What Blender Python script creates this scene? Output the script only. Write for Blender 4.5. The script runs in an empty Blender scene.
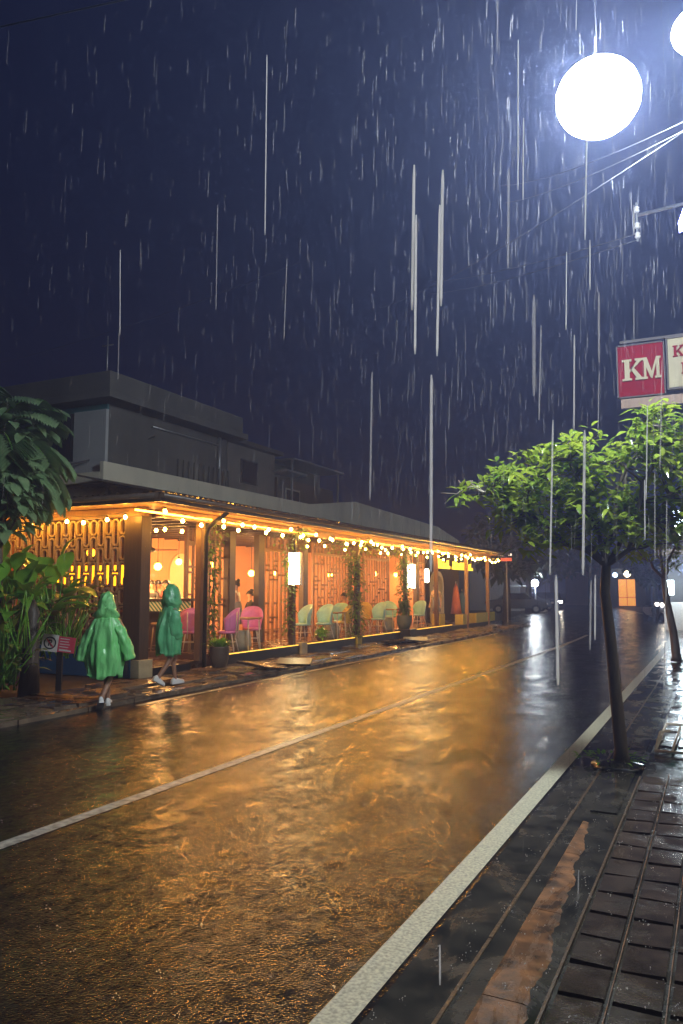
import bpy, bmesh, math, random
from mathutils import Vector, Matrix, Euler, noise as mnoise
random.seed(7)
S = bpy.context.scene
COL = S.collection
PI = math.pi
R = random.random
def U(a, b): return random.uniform(a, b)

# ------------------------------------------------------------------ camera
FPX, EYE = 780.0, 1.65
PITCH, YAW = math.radians(5.71), math.radians(25.684)
cam_d = bpy.data.cameras.new('camera'); cam = bpy.data.objects.new('camera', cam_d); COL.objects.link(cam)
cam.location = (0, 0, EYE); cam.rotation_euler = (PI/2 + PITCH, 0, YAW)
cam_d.sensor_fit = 'VERTICAL'; cam_d.sensor_height = 36; cam_d.lens = 36*FPX/1024
cam_d.clip_start = 0.05; cam_d.clip_end = 600
S.camera = cam
_F = Vector((-math.sin(YAW)*math.cos(PITCH), math.cos(YAW)*math.cos(PITCH), math.sin(PITCH)))
_R = Vector((math.cos(YAW), math.sin(YAW), 0)); _U = _R.cross(_F)
def sight(x, y): return _F + _R*((x-341.5)/FPX) - _U*((y-512)/FPX)
def survey_x(x, y, X): d = sight(x, y); return Vector((0, 0, EYE)) + d*(X/d.x)
def survey_y(x, y, Y): d = sight(x, y); return Vector((0, 0, EYE)) + d*(Y/d.y)
def yat(px, X): return survey_x(px, 600, X).y     # how far along the street a thing at offset X stands

# ------------------------------------------------------------------ mesh builder
class MB:
    def __init__(s): s.v = []; s.f = []; s.m = []; s.mi = 0; s.smooth = []
    def add(s, vs, fs, smooth=False):
        b = len(s.v); s.v += [tuple(p) for p in vs]
        for f in fs: s.f.append(tuple(b+i for i in f)); s.m.append(s.mi); s.smooth.append(smooth)
        return s
    def box(s, x0, x1, y0, y1, z0, z1, M=None):
        vs = [Vector((x, y, z)) for x in (x0, x1) for y in (y0, y1) for z in (z0, z1)]
        if M is not None: vs = [M @ p for p in vs]
        return s.add(vs, [(0,1,3,2),(4,6,7,5),(0,4,5,1),(2,3,7,6),(0,2,6,4),(1,5,7,3)])
    def cbox(s, c, dx, dy, dz, M=None):
        return s.box(c[0]-dx/2, c[0]+dx/2, c[1]-dy/2, c[1]+dy/2, c[2]-dz/2, c[2]+dz/2, M)
    def tube(s, pts, rad, n=8, cap=True, squash=1.0):
        pts = [Vector(p) for p in pts]; k = len(pts)
        if not hasattr(rad, '__len__'): rad = [rad]*k
        vs = []; fs = []; prev = None
        for i, p in enumerate(pts):
            t = (pts[min(i+1, k-1)] - pts[max(i-1, 0)])
            t = t.normalized() if t.length > 1e-9 else Vector((0, 0, 1))
            if prev is None:
                a = t.cross(Vector((0, 0, 1)))
                if a.length < .05: a = t.cross(Vector((1, 0, 0)))
                a.normalize()
            else:
                a = prev - t*prev.dot(t); a.normalize()
            prev = a; b = t.cross(a)
            for j in range(n):
                q = 2*PI*j/n; vs.append(p + a*(math.cos(q)*rad[i]) + b*(math.sin(q)*rad[i]*squash))
        for i in range(k-1):
            for j in range(n):
                j2 = (j+1) % n; fs.append((i*n+j, i*n+j2, (i+1)*n+j2, (i+1)*n+j))
        s.add(vs, fs, True)
        if cap:
            s.add([], []); b = len(s.v) - len(vs)
            s.f.append(tuple(b+j for j in range(n))[::-1]); s.m.append(s.mi); s.smooth.append(False)
            s.f.append(tuple(b+(k-1)*n+j for j in range(n))); s.m.append(s.mi); s.smooth.append(False)
        return s
    def lathe(s, c, prof, n=20, sx=1, sy=1, jit=None):
        vs = []; fs = []
        for i, (r, z) in enumerate(prof):
            for j in range(n):
                q = 2*PI*j/n; rr = r*(1 + (jit(q, i) if jit else 0))
                vs.append((c[0]+math.cos(q)*rr*sx, c[1]+math.sin(q)*rr*sy, c[2]+z))
        for i in range(len(prof)-1):
            for j in range(n):
                j2 = (j+1) % n; fs.append((i*n+j, i*n+j2, (i+1)*n+j2, (i+1)*n+j))
        s.add(vs, fs, True)
        for i, rev in ((0, True), (len(prof)-1, False)):
            if prof[i][0] > 1e-4:
                b = len(s.v)-len(vs); t = tuple(b+i*n+j for j in range(n))
                s.f.append(t[::-1] if rev else t); s.m.append(s.mi); s.smooth.append(False)
        return s
    def ball(s, c, r, n=8, k=5, sx=1, sy=1, sz=1):
        return s.lathe(c, [(max(1e-5, r*math.sin(PI*i/k)), -r*sz*math.cos(PI*i/k)) for i in range(k+1)], n, sx, sy)
    def prism(s, outline, M, depth):
        """outline in local xy, extruded along local z; M places it"""
        n = len(outline)
        vs = [M @ Vector((x, y, 0)) for x, y in outline] + [M @ Vector((x, y, depth)) for x, y in outline]
        fs = [tuple(range(n))[::-1], tuple(range(n, 2*n))] + [(i, (i+1) % n, n+(i+1) % n, n+i) for i in range(n)]
        return s.add(vs, fs)
    def leaf(s, p, d, up, L, W, droop=.3, fold=.25, st=3):
        d = Vector(d).normalized(); up = Vector(up)
        sd = d.cross(up)
        if sd.length < .05: sd = d.cross(Vector((1, 0, 0)))
        sd.normalize(); nn = sd.cross(d).normalized()
        p = Vector(p); vs = [p]; fs = []
        for i in range(1, st+1):
            t = i/(st+1); w = W*.5*math.sin(PI*t**.8)
            c = p + d*(L*t) - Vector((0, 0, 1))*(droop*L*t*t)
            vs += [c - sd*w + nn*(w*fold), c - nn*0, c + sd*w + nn*(w*fold)]
        tip = p + d*L - Vector((0, 0, 1))*(droop*L); vs.append(tip); T = len(vs)-1
        fs += [(0, 2, 1), (0, 3, 2)]
        for i in range(st-1):
            a = 1+3*i; fs += [(a, a+1, a+4, a+3), (a+1, a+2, a+5, a+4)]
        a = 1+3*(st-1); fs += [(a, a+1, T), (a+1, a+2, T)]
        return s.add(vs, fs, True)
    def build(s, name, mats, parent=None, loc=None, bevel=0):
        me = bpy.data.meshes.new(name); me.from_pydata(s.v, [], s.f)
        if not isinstance(mats, (list, tuple)): mats = [mats]
        for m in mats: me.materials.append(m)
        for p, mi, sm in zip(me.polygons, s.m, s.smooth): p.material_index = mi; p.use_smooth = sm
        me.update()
        o = bpy.data.objects.new(name, me); COL.objects.link(o)
        if parent: o.parent = parent
        if loc: o.location = loc
        if bevel:
            b = o.modifiers.new('b', 'BEVEL'); b.width = bevel; b.segments = 2; b.limit_method = 'ANGLE'
        return o

def tag(o, label=None, cat=None, group=None, kind=None):
    if label: o['label'] = label
    if cat: o['category'] = cat
    if group: o['group'] = group
    if kind: o['kind'] = kind
    return o
def thing(name, label, cat, loc=(0, 0, 0), rz=0, group=None):
    o = bpy.data.objects.new(name, None); COL.objects.link(o); o.empty_display_size = .1
    o.location = loc; o.rotation_euler = (0, 0, rz); return tag(o, label, cat, group)
def struct(o): o['kind'] = 'structure'; return o
def dup(root, loc, rz, label, group=None, scale=None):
    r = root.copy(); COL.objects.link(r); r.location = loc; r.rotation_euler = (0, 0, rz); r['label'] = label
    if group: r['group'] = group
    if scale: r.scale = scale
    for ch in list(root.children):
        c = ch.copy(); COL.objects.link(c); c.parent = r
        for g in list(ch.children):
            d = g.copy(); COL.objects.link(d); d.parent = c
    return r

# ------------------------------------------------------------------ materials
def mat(name, col, rough=.5, metal=0, emit=None, es=0, trans=0, alpha=1, noise=None, bump=None, coat=0, spec=.5, rvar=None, stretch=(1, 1, 1), transl=0):
    m = bpy.data.materials.new(name); m.use_nodes = True; nt = m.node_tree; N = nt.nodes; L = nt.links
    b = N['Principled BSDF']; out = N['Material Output']
    b.inputs['Base Color'].default_value = (*col, 1); b.inputs['Roughness'].default_value = rough
    b.inputs['Metallic'].default_value = metal; b.inputs['Specular IOR Level'].default_value = spec
    b.inputs['Coat Weight'].default_value = coat; b.inputs['Coat Roughness'].default_value = .08
    b.inputs['Transmission Weight'].default_value = trans; b.inputs['Alpha'].default_value = alpha
    if emit: b.inputs['Emission Color'].default_value = (*emit, 1); b.inputs['Emission Strength'].default_value = es
    tc = None
    def coords():
        nonlocal tc
        if tc is None:
            t = N.new('ShaderNodeTexCoord'); mp = N.new('ShaderNodeMapping'); mp.inputs['Scale'].default_value = stretch
            L.new(t.outputs['Object'], mp.inputs['Vector']); tc = mp.outputs['Vector']
        return tc
    if noise:   # (scale, other colour, sharpness)
        sc, c2, sh = noise
        n = N.new('ShaderNodeTexNoise'); n.inputs['Scale'].default_value = sc; n.inputs['Detail'].default_value = 6
        L.new(coords(), n.inputs['Vector'])
        r = N.new('ShaderNodeValToRGB'); r.color_ramp.elements[0].position = .5-sh; r.color_ramp.elements[1].position = .5+sh
        r.color_ramp.elements[0].color = (*col, 1); r.color_ramp.elements[1].color = (*c2, 1)
        L.new(n.outputs['Fac'], r.inputs['Fac']); L.new(r.outputs['Color'], b.inputs['Base Color'])
    if rvar:    # (scale, lo, hi)
        n = N.new('ShaderNodeTexNoise'); n.inputs['Scale'].default_value = rvar[0]; n.inputs['Detail'].default_value = 5
        L.new(coords(), n.inputs['Vector'])
        mr = N.new('ShaderNodeMapRange'); mr.inputs['From Min'].default_value = .38; mr.inputs['From Max'].default_value = .62
        mr.inputs['To Min'].default_value = rvar[1]; mr.inputs['To Max'].default_value = rvar[2]
        L.new(n.outputs['Fac'], mr.inputs['Value']); L.new(mr.outputs['Result'], b.inputs['Roughness'])
    if bump:    # (scale, strength, distance)
        n = N.new('ShaderNodeTexNoise'); n.inputs['Scale'].default_value = bump[0]; n.inputs['Detail'].default_value = 4
        L.new(coords(), n.inputs['Vector'])
        bp = N.new('ShaderNodeBump'); bp.inputs['Strength'].default_value = bump[1]; bp.inputs['Distance'].default_value = bump[2]
        L.new(n.outputs['Fac'], bp.inputs['Height']); L.new(bp.outputs['Normal'], b.inputs['Normal'])
    if transl:
        t = N.new('ShaderNodeBsdfTranslucent'); mx = N.new('ShaderNodeMixShader'); mx.inputs[0].default_value = transl
        t.inputs['Color'].default_value = (*[min(1, c*1.6) for c in col], 1)
        if noise: L.new(r.outputs['Color'], t.inputs['Color'])
        L.new(b.outputs[0], mx.inputs[1]); L.new(t.outputs[0], mx.inputs[2]); L.new(mx.outputs[0], out.inputs['Surface'])
    return m

def wet_ground(name, c1, c2, nscale, fine, fstr, rlo, rhi, rscale, stretch=(1, .25, 1), puddle=.5, fdist=.004, film=.18, soft=.07):
    """wet surface: patches of standing water (smooth) between coarse grains (bumpy)"""
    m = bpy.data.materials.new(name); m.use_nodes = True; nt = m.node_tree; N = nt.nodes; L = nt.links
    b = N['Principled BSDF']
    t = N.new('ShaderNodeTexCoord')
    mp = N.new('ShaderNodeMapping'); mp.inputs['Scale'].default_value = stretch; L.new(t.outputs['Object'], mp.inputs['Vector'])
    nb = N.new('ShaderNodeTexNoise'); nb.inputs['Scale'].default_value = rscale; nb.inputs['Detail'].default_value = 10; nb.inputs['Roughness'].default_value = .68
    nb.inputs['Distortion'].default_value = .6
    L.new(mp.outputs[0], nb.inputs['Vector'])
    wet = N.new('ShaderNodeMapRange'); wet.interpolation_type = 'SMOOTHSTEP'
    wet.inputs['From Min'].default_value = puddle-soft; wet.inputs['From Max'].default_value = puddle+soft
    L.new(nb.outputs['Fac'], wet.inputs['Value'])             # 1 = grainy, 0 = filmed with water
    rr = N.new('ShaderNodeMapRange'); rr.inputs['To Min'].default_value = rlo; rr.inputs['To Max'].default_value = rhi
    L.new(wet.outputs[0], rr.inputs['Value']); L.new(rr.outputs[0], b.inputs['Roughness'])
    nc = N.new('ShaderNodeTexNoise'); nc.inputs['Scale'].default_value = nscale; nc.inputs['Detail'].default_value = 8
    L.new(t.outputs['Object'], nc.inputs['Vector'])
    cr = N.new('ShaderNodeValToRGB'); cr.color_ramp.elements[0].position = .35; cr.color_ramp.elements[1].position = .65
    cr.color_ramp.elements[0].color = (*c1, 1); cr.color_ramp.elements[1].color = (*c2, 1)
    L.new(nc.outputs['Fac'], cr.inputs['Fac']); L.new(cr.outputs[0], b.inputs['Base Color'])
    nf = N.new('ShaderNodeTexVoronoi'); nf.inputs['Scale'].default_value = fine; L.new(t.outputs['Object'], nf.inputs['Vector'])
    n3 = N.new('ShaderNodeTexNoise'); n3.inputs['Scale'].default_value = fine*.36; n3.inputs['Detail'].default_value = 3; n3.inputs['Roughness'].default_value = .72
    gm_ = N.new('ShaderNodeMapping'); gm_.inputs['Scale'].default_value = (1,.65,1); L.new(t.outputs['Object'], gm_.inputs['Vector']); L.new(gm_.outputs[0], n3.inputs['Vector'])
    ad = N.new('ShaderNodeMath'); ad.operation = 'MULTIPLY_ADD'; ad.inputs[1].default_value = .5; L.new(nf.outputs['Distance'], ad.inputs[0]); L.new(n3.outputs['Fac'], ad.inputs[2])
    n4 = N.new('ShaderNodeTexNoise'); n4.inputs['Scale'].default_value = fine*.09; n4.inputs['Detail'].default_value = 6; L.new(t.outputs['Object'], n4.inputs['Vector'])
    vr = N.new('ShaderNodeMapRange'); vr.inputs['From Min'].default_value = .35; vr.inputs['From Max'].default_value = .65; vr.inputs['To Min'].default_value = .35; vr.inputs['To Max'].default_value = 1
    L.new(n4.outputs['Fac'], vr.inputs['Value'])
    st = N.new('ShaderNodeMapRange'); st.inputs['To Min'].default_value = fstr*film; st.inputs['To Max'].default_value = fstr
    L.new(wet.outputs[0], st.inputs['Value'])
    mu = N.new('ShaderNodeMath'); mu.operation = 'MULTIPLY'; L.new(st.outputs[0], mu.inputs[0]); L.new(vr.outputs[0], mu.inputs[1])
    bp = N.new('ShaderNodeBump'); bp.inputs['Distance'].default_value = fdist
    L.new(ad.outputs[0], bp.inputs['Height']); L.new(mu.outputs[0], bp.inputs['Strength']); L.new(bp.outputs[0], b.inputs['Normal'])
    b.inputs['Specular IOR Level'].default_value = .5
    if name == 'asphalt':      # bare aggregate and pits between glossy wet stones; broad bands of lower specular along the lane
        g1 = N.new('ShaderNodeTexNoise'); g1.inputs['Scale'].default_value = 17; g1.inputs['Detail'].default_value = 5; g1.inputs['Roughness'].default_value = .82
        L.new(gm_.outputs[0], g1.inputs['Vector'])
        a1 = N.new('ShaderNodeMapRange'); a1.inputs['From Min'].default_value = .43; a1.inputs['From Max'].default_value = .57; a1.inputs['To Min'].default_value = .10; a1.inputs['To Max'].default_value = 1.0
        L.new(g1.outputs['Fac'], a1.inputs['Value'])
        g2 = N.new('ShaderNodeTexNoise'); g2.inputs['Scale'].default_value = 1.5; g2.inputs['Detail'].default_value = 9; g2.inputs['Roughness'].default_value = .72
        L.new(mp.outputs[0], g2.inputs['Vector'])
        a2 = N.new('ShaderNodeMapRange'); a2.inputs['From Min'].default_value = .41; a2.inputs['From Max'].default_value = .53; a2.inputs['To Min'].default_value = .22; a2.inputs['To Max'].default_value = 1.0
        L.new(g2.outputs['Fac'], a2.inputs['Value'])
        mm = N.new('ShaderNodeMath'); mm.operation = 'MULTIPLY'; L.new(a1.outputs[0], mm.inputs[0]); L.new(a2.outputs[0], mm.inputs[1]); L.new(mm.outputs[0], b.inputs['Specular IOR Level'])
    return m

M = dict(
 asphalt=wet_ground('asphalt', (.006,.006,.0065), (.014,.013,.0125), 9, 85, 1.0, .14, .22, 2.8, stretch=(1,.5,1), puddle=.475, fdist=.0085, film=.5, soft=.08),
 conc=wet_ground('wet_concrete', (.018,.017,.013), (.05,.043,.032), 5, 60, .6, .06, .3, 3.0, stretch=(1, .6, 1), puddle=.5),
 kerbo=wet_ground('painted_warm_reflection', (.25,.115,.048), (.06,.036,.022), 9, 70, .8, .10, .35, 3.5, puddle=.45),  # orange holds the warm light reflected on wet kerb tops and joints
 paver=wet_ground('paver', (.032,.024,.019), (.065,.045,.033), 8, 70, .8, .05, .24, 4.0, stretch=(1,1,1), puddle=.5),
 joint=mat('joint', (.09,.055,.03), .3, bump=(40, .5, .01)),
 stone=wet_ground('left_paving', (.08,.06,.045), (.2,.15,.1), 3, 50, .5, .08, .35, 2.2, stretch=(1,.6,1), puddle=.5),
 ground=mat('ground', (.02,.02,.02), .6, bump=(10, .3, .02)),
 paint=mat('road_paint', (.56,.54,.38), .4, noise=(60, (.26,.25,.19), .16), bump=(260, .35, .003)),
 paint_worn=mat('road_paint_worn', (.10,.095,.08), .35, noise=(16, (.42,.40,.34), .16), bump=(260, .35, .003)),
 wood=mat('timber', (.22,.12,.06), .5, noise=(6, (.13,.07,.035), .3), stretch=(4,4,.6), bump=(30, .3, .004)),
 wood_d=mat('dark_timber', (.09,.055,.035), .45, noise=(5, (.05,.03,.02), .3), stretch=(4,4,.5), bump=(30, .3, .004)),
 wood_l=mat('pale_timber', (.42,.26,.13), .5, noise=(6, (.3,.18,.09), .3), stretch=(4,4,.6)),
 lattice=mat('lattice_wood', (.30,.15,.08), .5, noise=(5, (.2,.1,.05), .3)),
 screen=mat('screen_frame', (.38,.28,.17), .5, noise=(8, (.26,.18,.1), .3)),
 orange=mat('orange_plaster', (.72,.34,.17), .8, noise=(2, (.64,.29,.14), .4)),
 ceil=mat('ceiling_board', (.34,.19,.10), .6, noise=(5, (.25,.14,.07), .3), stretch=(.4, 4, 1)),
 roof=mat('roof_sheet', (.05,.038,.032), .35, noise=(3, (.09,.07,.055), .3), bump=(8,.2,.01)),
 facewhite=mat('pale_render', (.66,.62,.48), .7, noise=(1.2, (.46,.44,.35), .25), stretch=(1,1,.4), bump=(40,.15,.004)),
 grey=mat('grey_render', (.10,.096,.09), .8, noise=(1.4, (.05,.05,.048), .25), stretch=(1,1,.35), bump=(30,.2,.005)),
 greylt=mat('light_grey_render', (.36,.38,.39), .6, noise=(1.5, (.28,.3,.31), .3), stretch=(1,1,.4)),
 teal=mat('teal_trim', (.03,.12,.13), .5),
 darkglass=mat('dark_glass', (.012,.014,.018), .08, spec=.8),
 black=mat('black_paint', (.012,.012,.014), .35),
 blackmetal=mat('black_metal', (.015,.015,.017), .4, metal=.3),
 blue=mat('blue_paint', (.02,.12,.30), .4, noise=(3,(.015,.08,.2),.3)),
 cream=mat('cream_paint', (.62,.55,.36), .5, noise=(5,(.4,.34,.2),.3)),
 yellow=mat('yellow_paint', (.62,.50,.08), .5, noise=(5,(.45,.36,.05),.3)),
 white=mat('white_paint', (.75,.74,.7), .45),
 tile=mat('terrace_tile', (.16,.10,.07), .2, noise=(3,(.1,.065,.05),.3), rvar=(3,.12,.4)),
 pink=mat('pink_weave', (.86,.30,.66), .5, bump=(60,.4,.006), noise=(12,(.72,.22,.54),.3)),
 mint=mat('mint_weave', (.50,.84,.80), .5, bump=(60,.4,.006), noise=(12,(.4,.72,.68),.3)),
 mustard=mat('mustard_weave', (.80,.58,.12), .45, bump=(60,.4,.006), noise=(12,(.68,.46,.09),.3)),
 chairleg=mat('chair_leg', (.7,.64,.54), .4),
 stonebase=mat('stone_base', (.42,.42,.32), .7, noise=(9,(.3,.3,.22),.3), bump=(20,.4,.01)),
 skin=mat('skin', (.50,.27,.17), .5),
 skin_d=mat('tanned_skin', (.34,.17,.10), .5),
 hair=mat('dark_hair', (.012,.009,.008), .45, bump=(80,.5,.004), stretch=(1,1,.2)),
 poncho=mat('green_plastic', (.14,.70,.16), .3, noise=(3,(.22,.80,.28),.3), bump=(11,.8,.05), stretch=(1,1,.45), transl=.38),
 poncho_d=mat('dark_green_plastic', (.08,.44,.17), .3, noise=(3,(.13,.55,.26),.3), bump=(11,.8,.05), stretch=(1,1,.45), transl=.35),
 shoe=mat('white_shoe', (.78,.77,.74), .45), shoe_s=mat('shoe_sole', (.6,.6,.58), .6),
 lace=mat('dark_trim', (.03,.03,.035), .5),
 leafm=mat('tree_leaf', (.10,.22,.025), .18, noise=(4.5,(.38,.44,.05),.25), transl=.42, spec=.9),
 leafd=mat('vine_leaf', (.08,.17,.03), .35, noise=(2,(.15,.26,.04),.3), transl=.25),
 leafp=mat('palm_leaf', (.17,.31,.14), .2, noise=(4,(.30,.44,.22),.2), transl=.15, spec=.7),
 leafb=mat('banana_leaf', (.12,.40,.04), .22, noise=(3,(.34,.60,.07),.25), transl=.3, spec=.6),
 leafy=mat('croton_leaf', (.20,.30,.03), .3, noise=(4,(.40,.34,.05),.3), transl=.25),
 leaff=mat('far_leaf', (.03,.06,.02), .5, noise=(.6,(.05,.085,.03),.3)),
 bark=mat('bark', (.10,.075,.055), .55, noise=(9,(.05,.04,.03),.3), bump=(25,.7,.015), stretch=(1,1,.3)),
 twig=mat('pale_twig', (.34,.29,.22), .45),
 steel=mat('galvanised_steel', (.35,.36,.37), .35, metal=.7),
 wire=mat('cable', (.05,.05,.055), .4),
 wire_l=mat('grey_cable', (.13,.135,.15), .6, spec=.2),
 signred=mat('sign_red', (.22,.008,.018), .85, spec=.06, noise=(4,(.15,.008,.015),.3)),
 signcream=mat('sign_cream', (.42,.37,.25), .85, spec=.06, noise=(4,(.32,.29,.20),.3)),
 signframe=mat('sign_frame', (.10,.09,.09), .7, spec=.1), ink=mat('sign_ink', (.02,.02,.025), .5),
 signwhite=mat('sign_white', (.7,.68,.66), .4),
 signpink=mat('sign_rose', (.62,.06,.10), .4),
 bulb=mat('lit_bulb', (1,.8,.5), .4, emit=(1,.45,.05), es=290),
 led=mat('lit_led', (1,.7,.3), .4, emit=(1,.40,.04), es=20),
 ledy=mat('lit_led_yellow', (1,.8,.3), .4, emit=(1,.52,.05), es=2.6),
 lbox=mat('lit_sign_face', (1,.95,.85), .4, emit=(1,.74,.38), es=45),
 lboxline=mat('lit_sign_mark', (.5,.45,.4), .4, emit=(.9,.72,.5), es=1.0),
 lampglow=mat('lit_street_lamp', (1,1,1), .4, emit=(.86,.94,1), es=290), lampglow2=mat('lit_street_lamp_small', (1,1,1), .4, emit=(.80,.92,1), es=360),
 cold=mat('lit_cold_tube', (1,1,1), .4, emit=(.75,.92,1), es=14),
 bluelit=mat('lit_blue', (.3,.3,1), .4, emit=(.35,.38,1), es=22),
 pend=mat('lit_pendant', (1,.8,.5), .4, emit=(1,.42,.04), es=30),
 shelflit=mat('lit_shelf', (1,.7,.3), .4, emit=(1,.50,.04), es=11),
 yel_lit=mat('lit_yellow_sign', (1,.9,.2), .4, emit=(.95,.78,.05), es=1.1),
 doorlit=mat('lit_doorway', (1,.6,.2), .4, emit=(1,.36,.05), es=1.3),
 headl=mat('lit_headlamp', (1,1,.9), .3, emit=(1,.9,.75), es=60),
 taill=mat('lit_tail', (1,.1,.05), .3, emit=(1,.08,.03), es=10),
 glassjar=mat('bottle_glass', (.05,.14,.06), .08, spec=.8),
 car1=mat('car_grey', (.10,.11,.13), .25, coat=.6), car2=mat('car_dark', (.03,.03,.04), .25, coat=.6), car3=mat('car_white', (.5,.5,.5), .25, coat=.6),
 rubber=mat('rubber', (.012,.012,.012), .7),
 drum=mat('clay_pot', (.10,.075,.055), .5, bump=(10,.3,.01)),
 potg=mat('glazed_pot', (.20,.24,.17), .35, noise=(6,(.14,.16,.11),.3)),
 conec=mat('orange_canvas', (.62,.16,.06), .6), bluec=mat('blue_canvas', (.06,.17,.30), .6),
 tshirt=mat('cream_shirt', (.82,.78,.68), .7), skirt=mat('grey_skirt', (.22,.22,.23), .7),
 blackcloth=mat('black_cloth', (.015,.015,.018), .7), redcloth=mat('red_cloth', (.25,.05,.04), .7), tancloth=mat('tan_cloth', (.40,.27,.15), .7),
 brownboard=mat('brown_board', (.16,.075,.045), .3, rvar=(5,.08,.35)),
)

# zig-zag bar front
def zig():
    m = bpy.data.materials.new('zigzag_tile'); m.use_nodes = True; nt = m.node_tree; N = nt.nodes; L = nt.links
    t = N.new('ShaderNodeTexCoord'); w = N.new('ShaderNodeTexWave'); mp = N.new('ShaderNodeMapping')
    mp.inputs['Rotation'].default_value = (0, PI/4, 0); L.new(t.outputs['Object'], mp.inputs[0]); L.new(mp.outputs[0], w.inputs[0])
    w.inputs['Scale'].default_value = 4.2; r = N.new('ShaderNodeValToRGB'); r.color_ramp.interpolation = 'CONSTANT'
    r.color_ramp.elements[0].color = (.05,.22,.12,1); r.color_ramp.elements[1].position = .5; r.color_ramp.elements[1].color = (.7,.72,.5,1)
    L.new(w.outputs['Fac'], r.inputs[0]); L.new(r.outputs[0], N['Principled BSDF'].inputs['Base Color']); return m
M['zig'] = zig()
# rain: thin bodies of falling water that scatter the light reaching them
def water(name, op, alb=.9, tl=.5):
    m = bpy.data.materials.new(name); m.use_nodes = True; nt = m.node_tree; N = nt.nodes; L = nt.links
    N.remove(N['Principled BSDF']); out = N['Material Output']
    tr = N.new('ShaderNodeBsdfTransparent'); d = N.new('ShaderNodeBsdfDiffuse'); t = N.new('ShaderNodeBsdfTranslucent')
    d.inputs[0].default_value = (alb, alb, alb, 1); t.inputs[0].default_value = (alb, alb, alb, 1)
    a = N.new('ShaderNodeMixShader'); a.inputs[0].default_value = tl; L.new(d.outputs[0], a.inputs[1]); L.new(t.outputs[0], a.inputs[2])
    b = N.new('ShaderNodeMixShader'); b.inputs[0].default_value = op; L.new(tr.outputs[0], b.inputs[1]); L.new(a.outputs[0], b.inputs[2])
    L.new(b.outputs[0], out.inputs['Surface']); return m
M['rain'] = water('rain_water', .26); M['drip'] = water('drip_water', .42, 1.0, .7); M['drip_faint'] = water('faint_drip_water', .18, 1.0, .7); M['drip_lamplit'] = water('lamplit_drip_water', .7, 1.0, .8)

# ------------------------------------------------------------------ ground, road, pavements
def bend(y): return -0.0026*max(0, y-22)**2 if y < 90 else -0.0026*68**2 - .354*(y-90)
def ribbon(x0, x1, y0, y1, z, step=2.0, name='road', m=None, z0=None):
    n = max(1, int((y1-y0)/step)); mb = MB(); vs = []; fs = []
    for i in range(n+1):
        y = y0+(y1-y0)*i/n; vs += [(x0+bend(y), y, z), (x1+bend(y), y, z)]
    for i in range(n): a = 2*i; fs.append((a, a+1, a+3, a+2))
    mb.add(vs, fs)
    if z0 is not None:
        for side in (0, 1):
            b = len(mb.v); v2 = []; f2 = []
            for i in range(n+1): p = vs[2*i+side]; v2 += [p, (p[0], p[1], z0)]
            for i in range(n): a = 2*i; f2.append((a, a+1, a+3, a+2) if side == 0 else (a, a+2, a+3, a+1))
            mb.add(v2, f2)
        mb.add([vs[0], vs[1], (vs[1][0], vs[1][1], z0), (vs[0][0], vs[0][1], z0)], [(0, 1, 2, 3)])
    return mb.build(name, m)
g = MB(); g.add([(-300,-60,-.02),(300,-60,-.02),(300,400,-.02),(-300,400,-.02)], [(0,1,2,3)]); struct(g.build('ground', M['ground']))
struct(ribbon(-7.85, -1.05, -20, 150, 0, name='road', m=M['asphalt']))
def strip(x0, x1, y0, y1, z, m, name): return struct(ribbon(x0, x1, y0, y1, z, step=1.0, name=name, m=m))
strip(-1.48, -1.335, -5, 120, .004, M['paint'], 'edge_line_marking')
strip(-4.32, -4.20, -5, 30, .004, M['paint_worn'], 'centre_line_marking')
strip(-7.62, -7.54, 9, 30, .004, M['paint_worn'], 'edge_line_marking')
# worn muddy channel between the paint and the kerb
struct(ribbon(-1.3, -.66, -20, 60, .008, name='gutter_path', m=M['conc']))
kb = MB(); y = 0.4; random.seed(6)
while y < 5.9:                      # low kerb stones, warm reflection painted in orange, worn down and filmed with mud
    y2 = min(y+.95, 5.92); n = 22
    w0 = max(.02, min(1, (5.95-y)/2.6)); w1 = max(.02, min(1, (5.95-y2)/2.6)); vs = []; fs = []
    for i in range(n+1):
        f = i/n; yy = y+(y2-y)*f; xr = -.925+.165*(w0+(w1-w0)*f)**.8+.05*mnoise.noise(Vector((yy*3.1,0,0)))*min(1,6-yy)+.02*mnoise.noise(Vector((yy*14,3,0)))
        vs += [(-.945,yy,.006),(-.936,yy,.016),(xr,yy,.013),(xr+.02,yy,.007)]
    for i in range(n): a = 4*i; fs += [(a+k,a+k+1,a+k+5,a+k+4) for k in range(3)]
    fs += [(0,3,2,1),(4*n,4*n+1,4*n+2,4*n+3)]
    kb.add(vs,fs); y = y2+.007
struct(kb.build('kerb_stones', M['kerbo']))
kb = MB(); y = 6.2
while y < 60:
    y2 = y+.9; b = bend(y); kb.box(-.93+b, -.74+b, y, y2, -.01, .022); y = y2+.015
struct(kb.build('kerb', M['conc']))
kb = MB(); y = 0.2
while y < 22:
    y2 = y+1.2; kb.box(-1.052+U(-.004,.004), -1.036, y, y2-.01, 0, .014); y = y2
struct(kb.build('gutter_edge_kerb', M['joint']))

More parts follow.
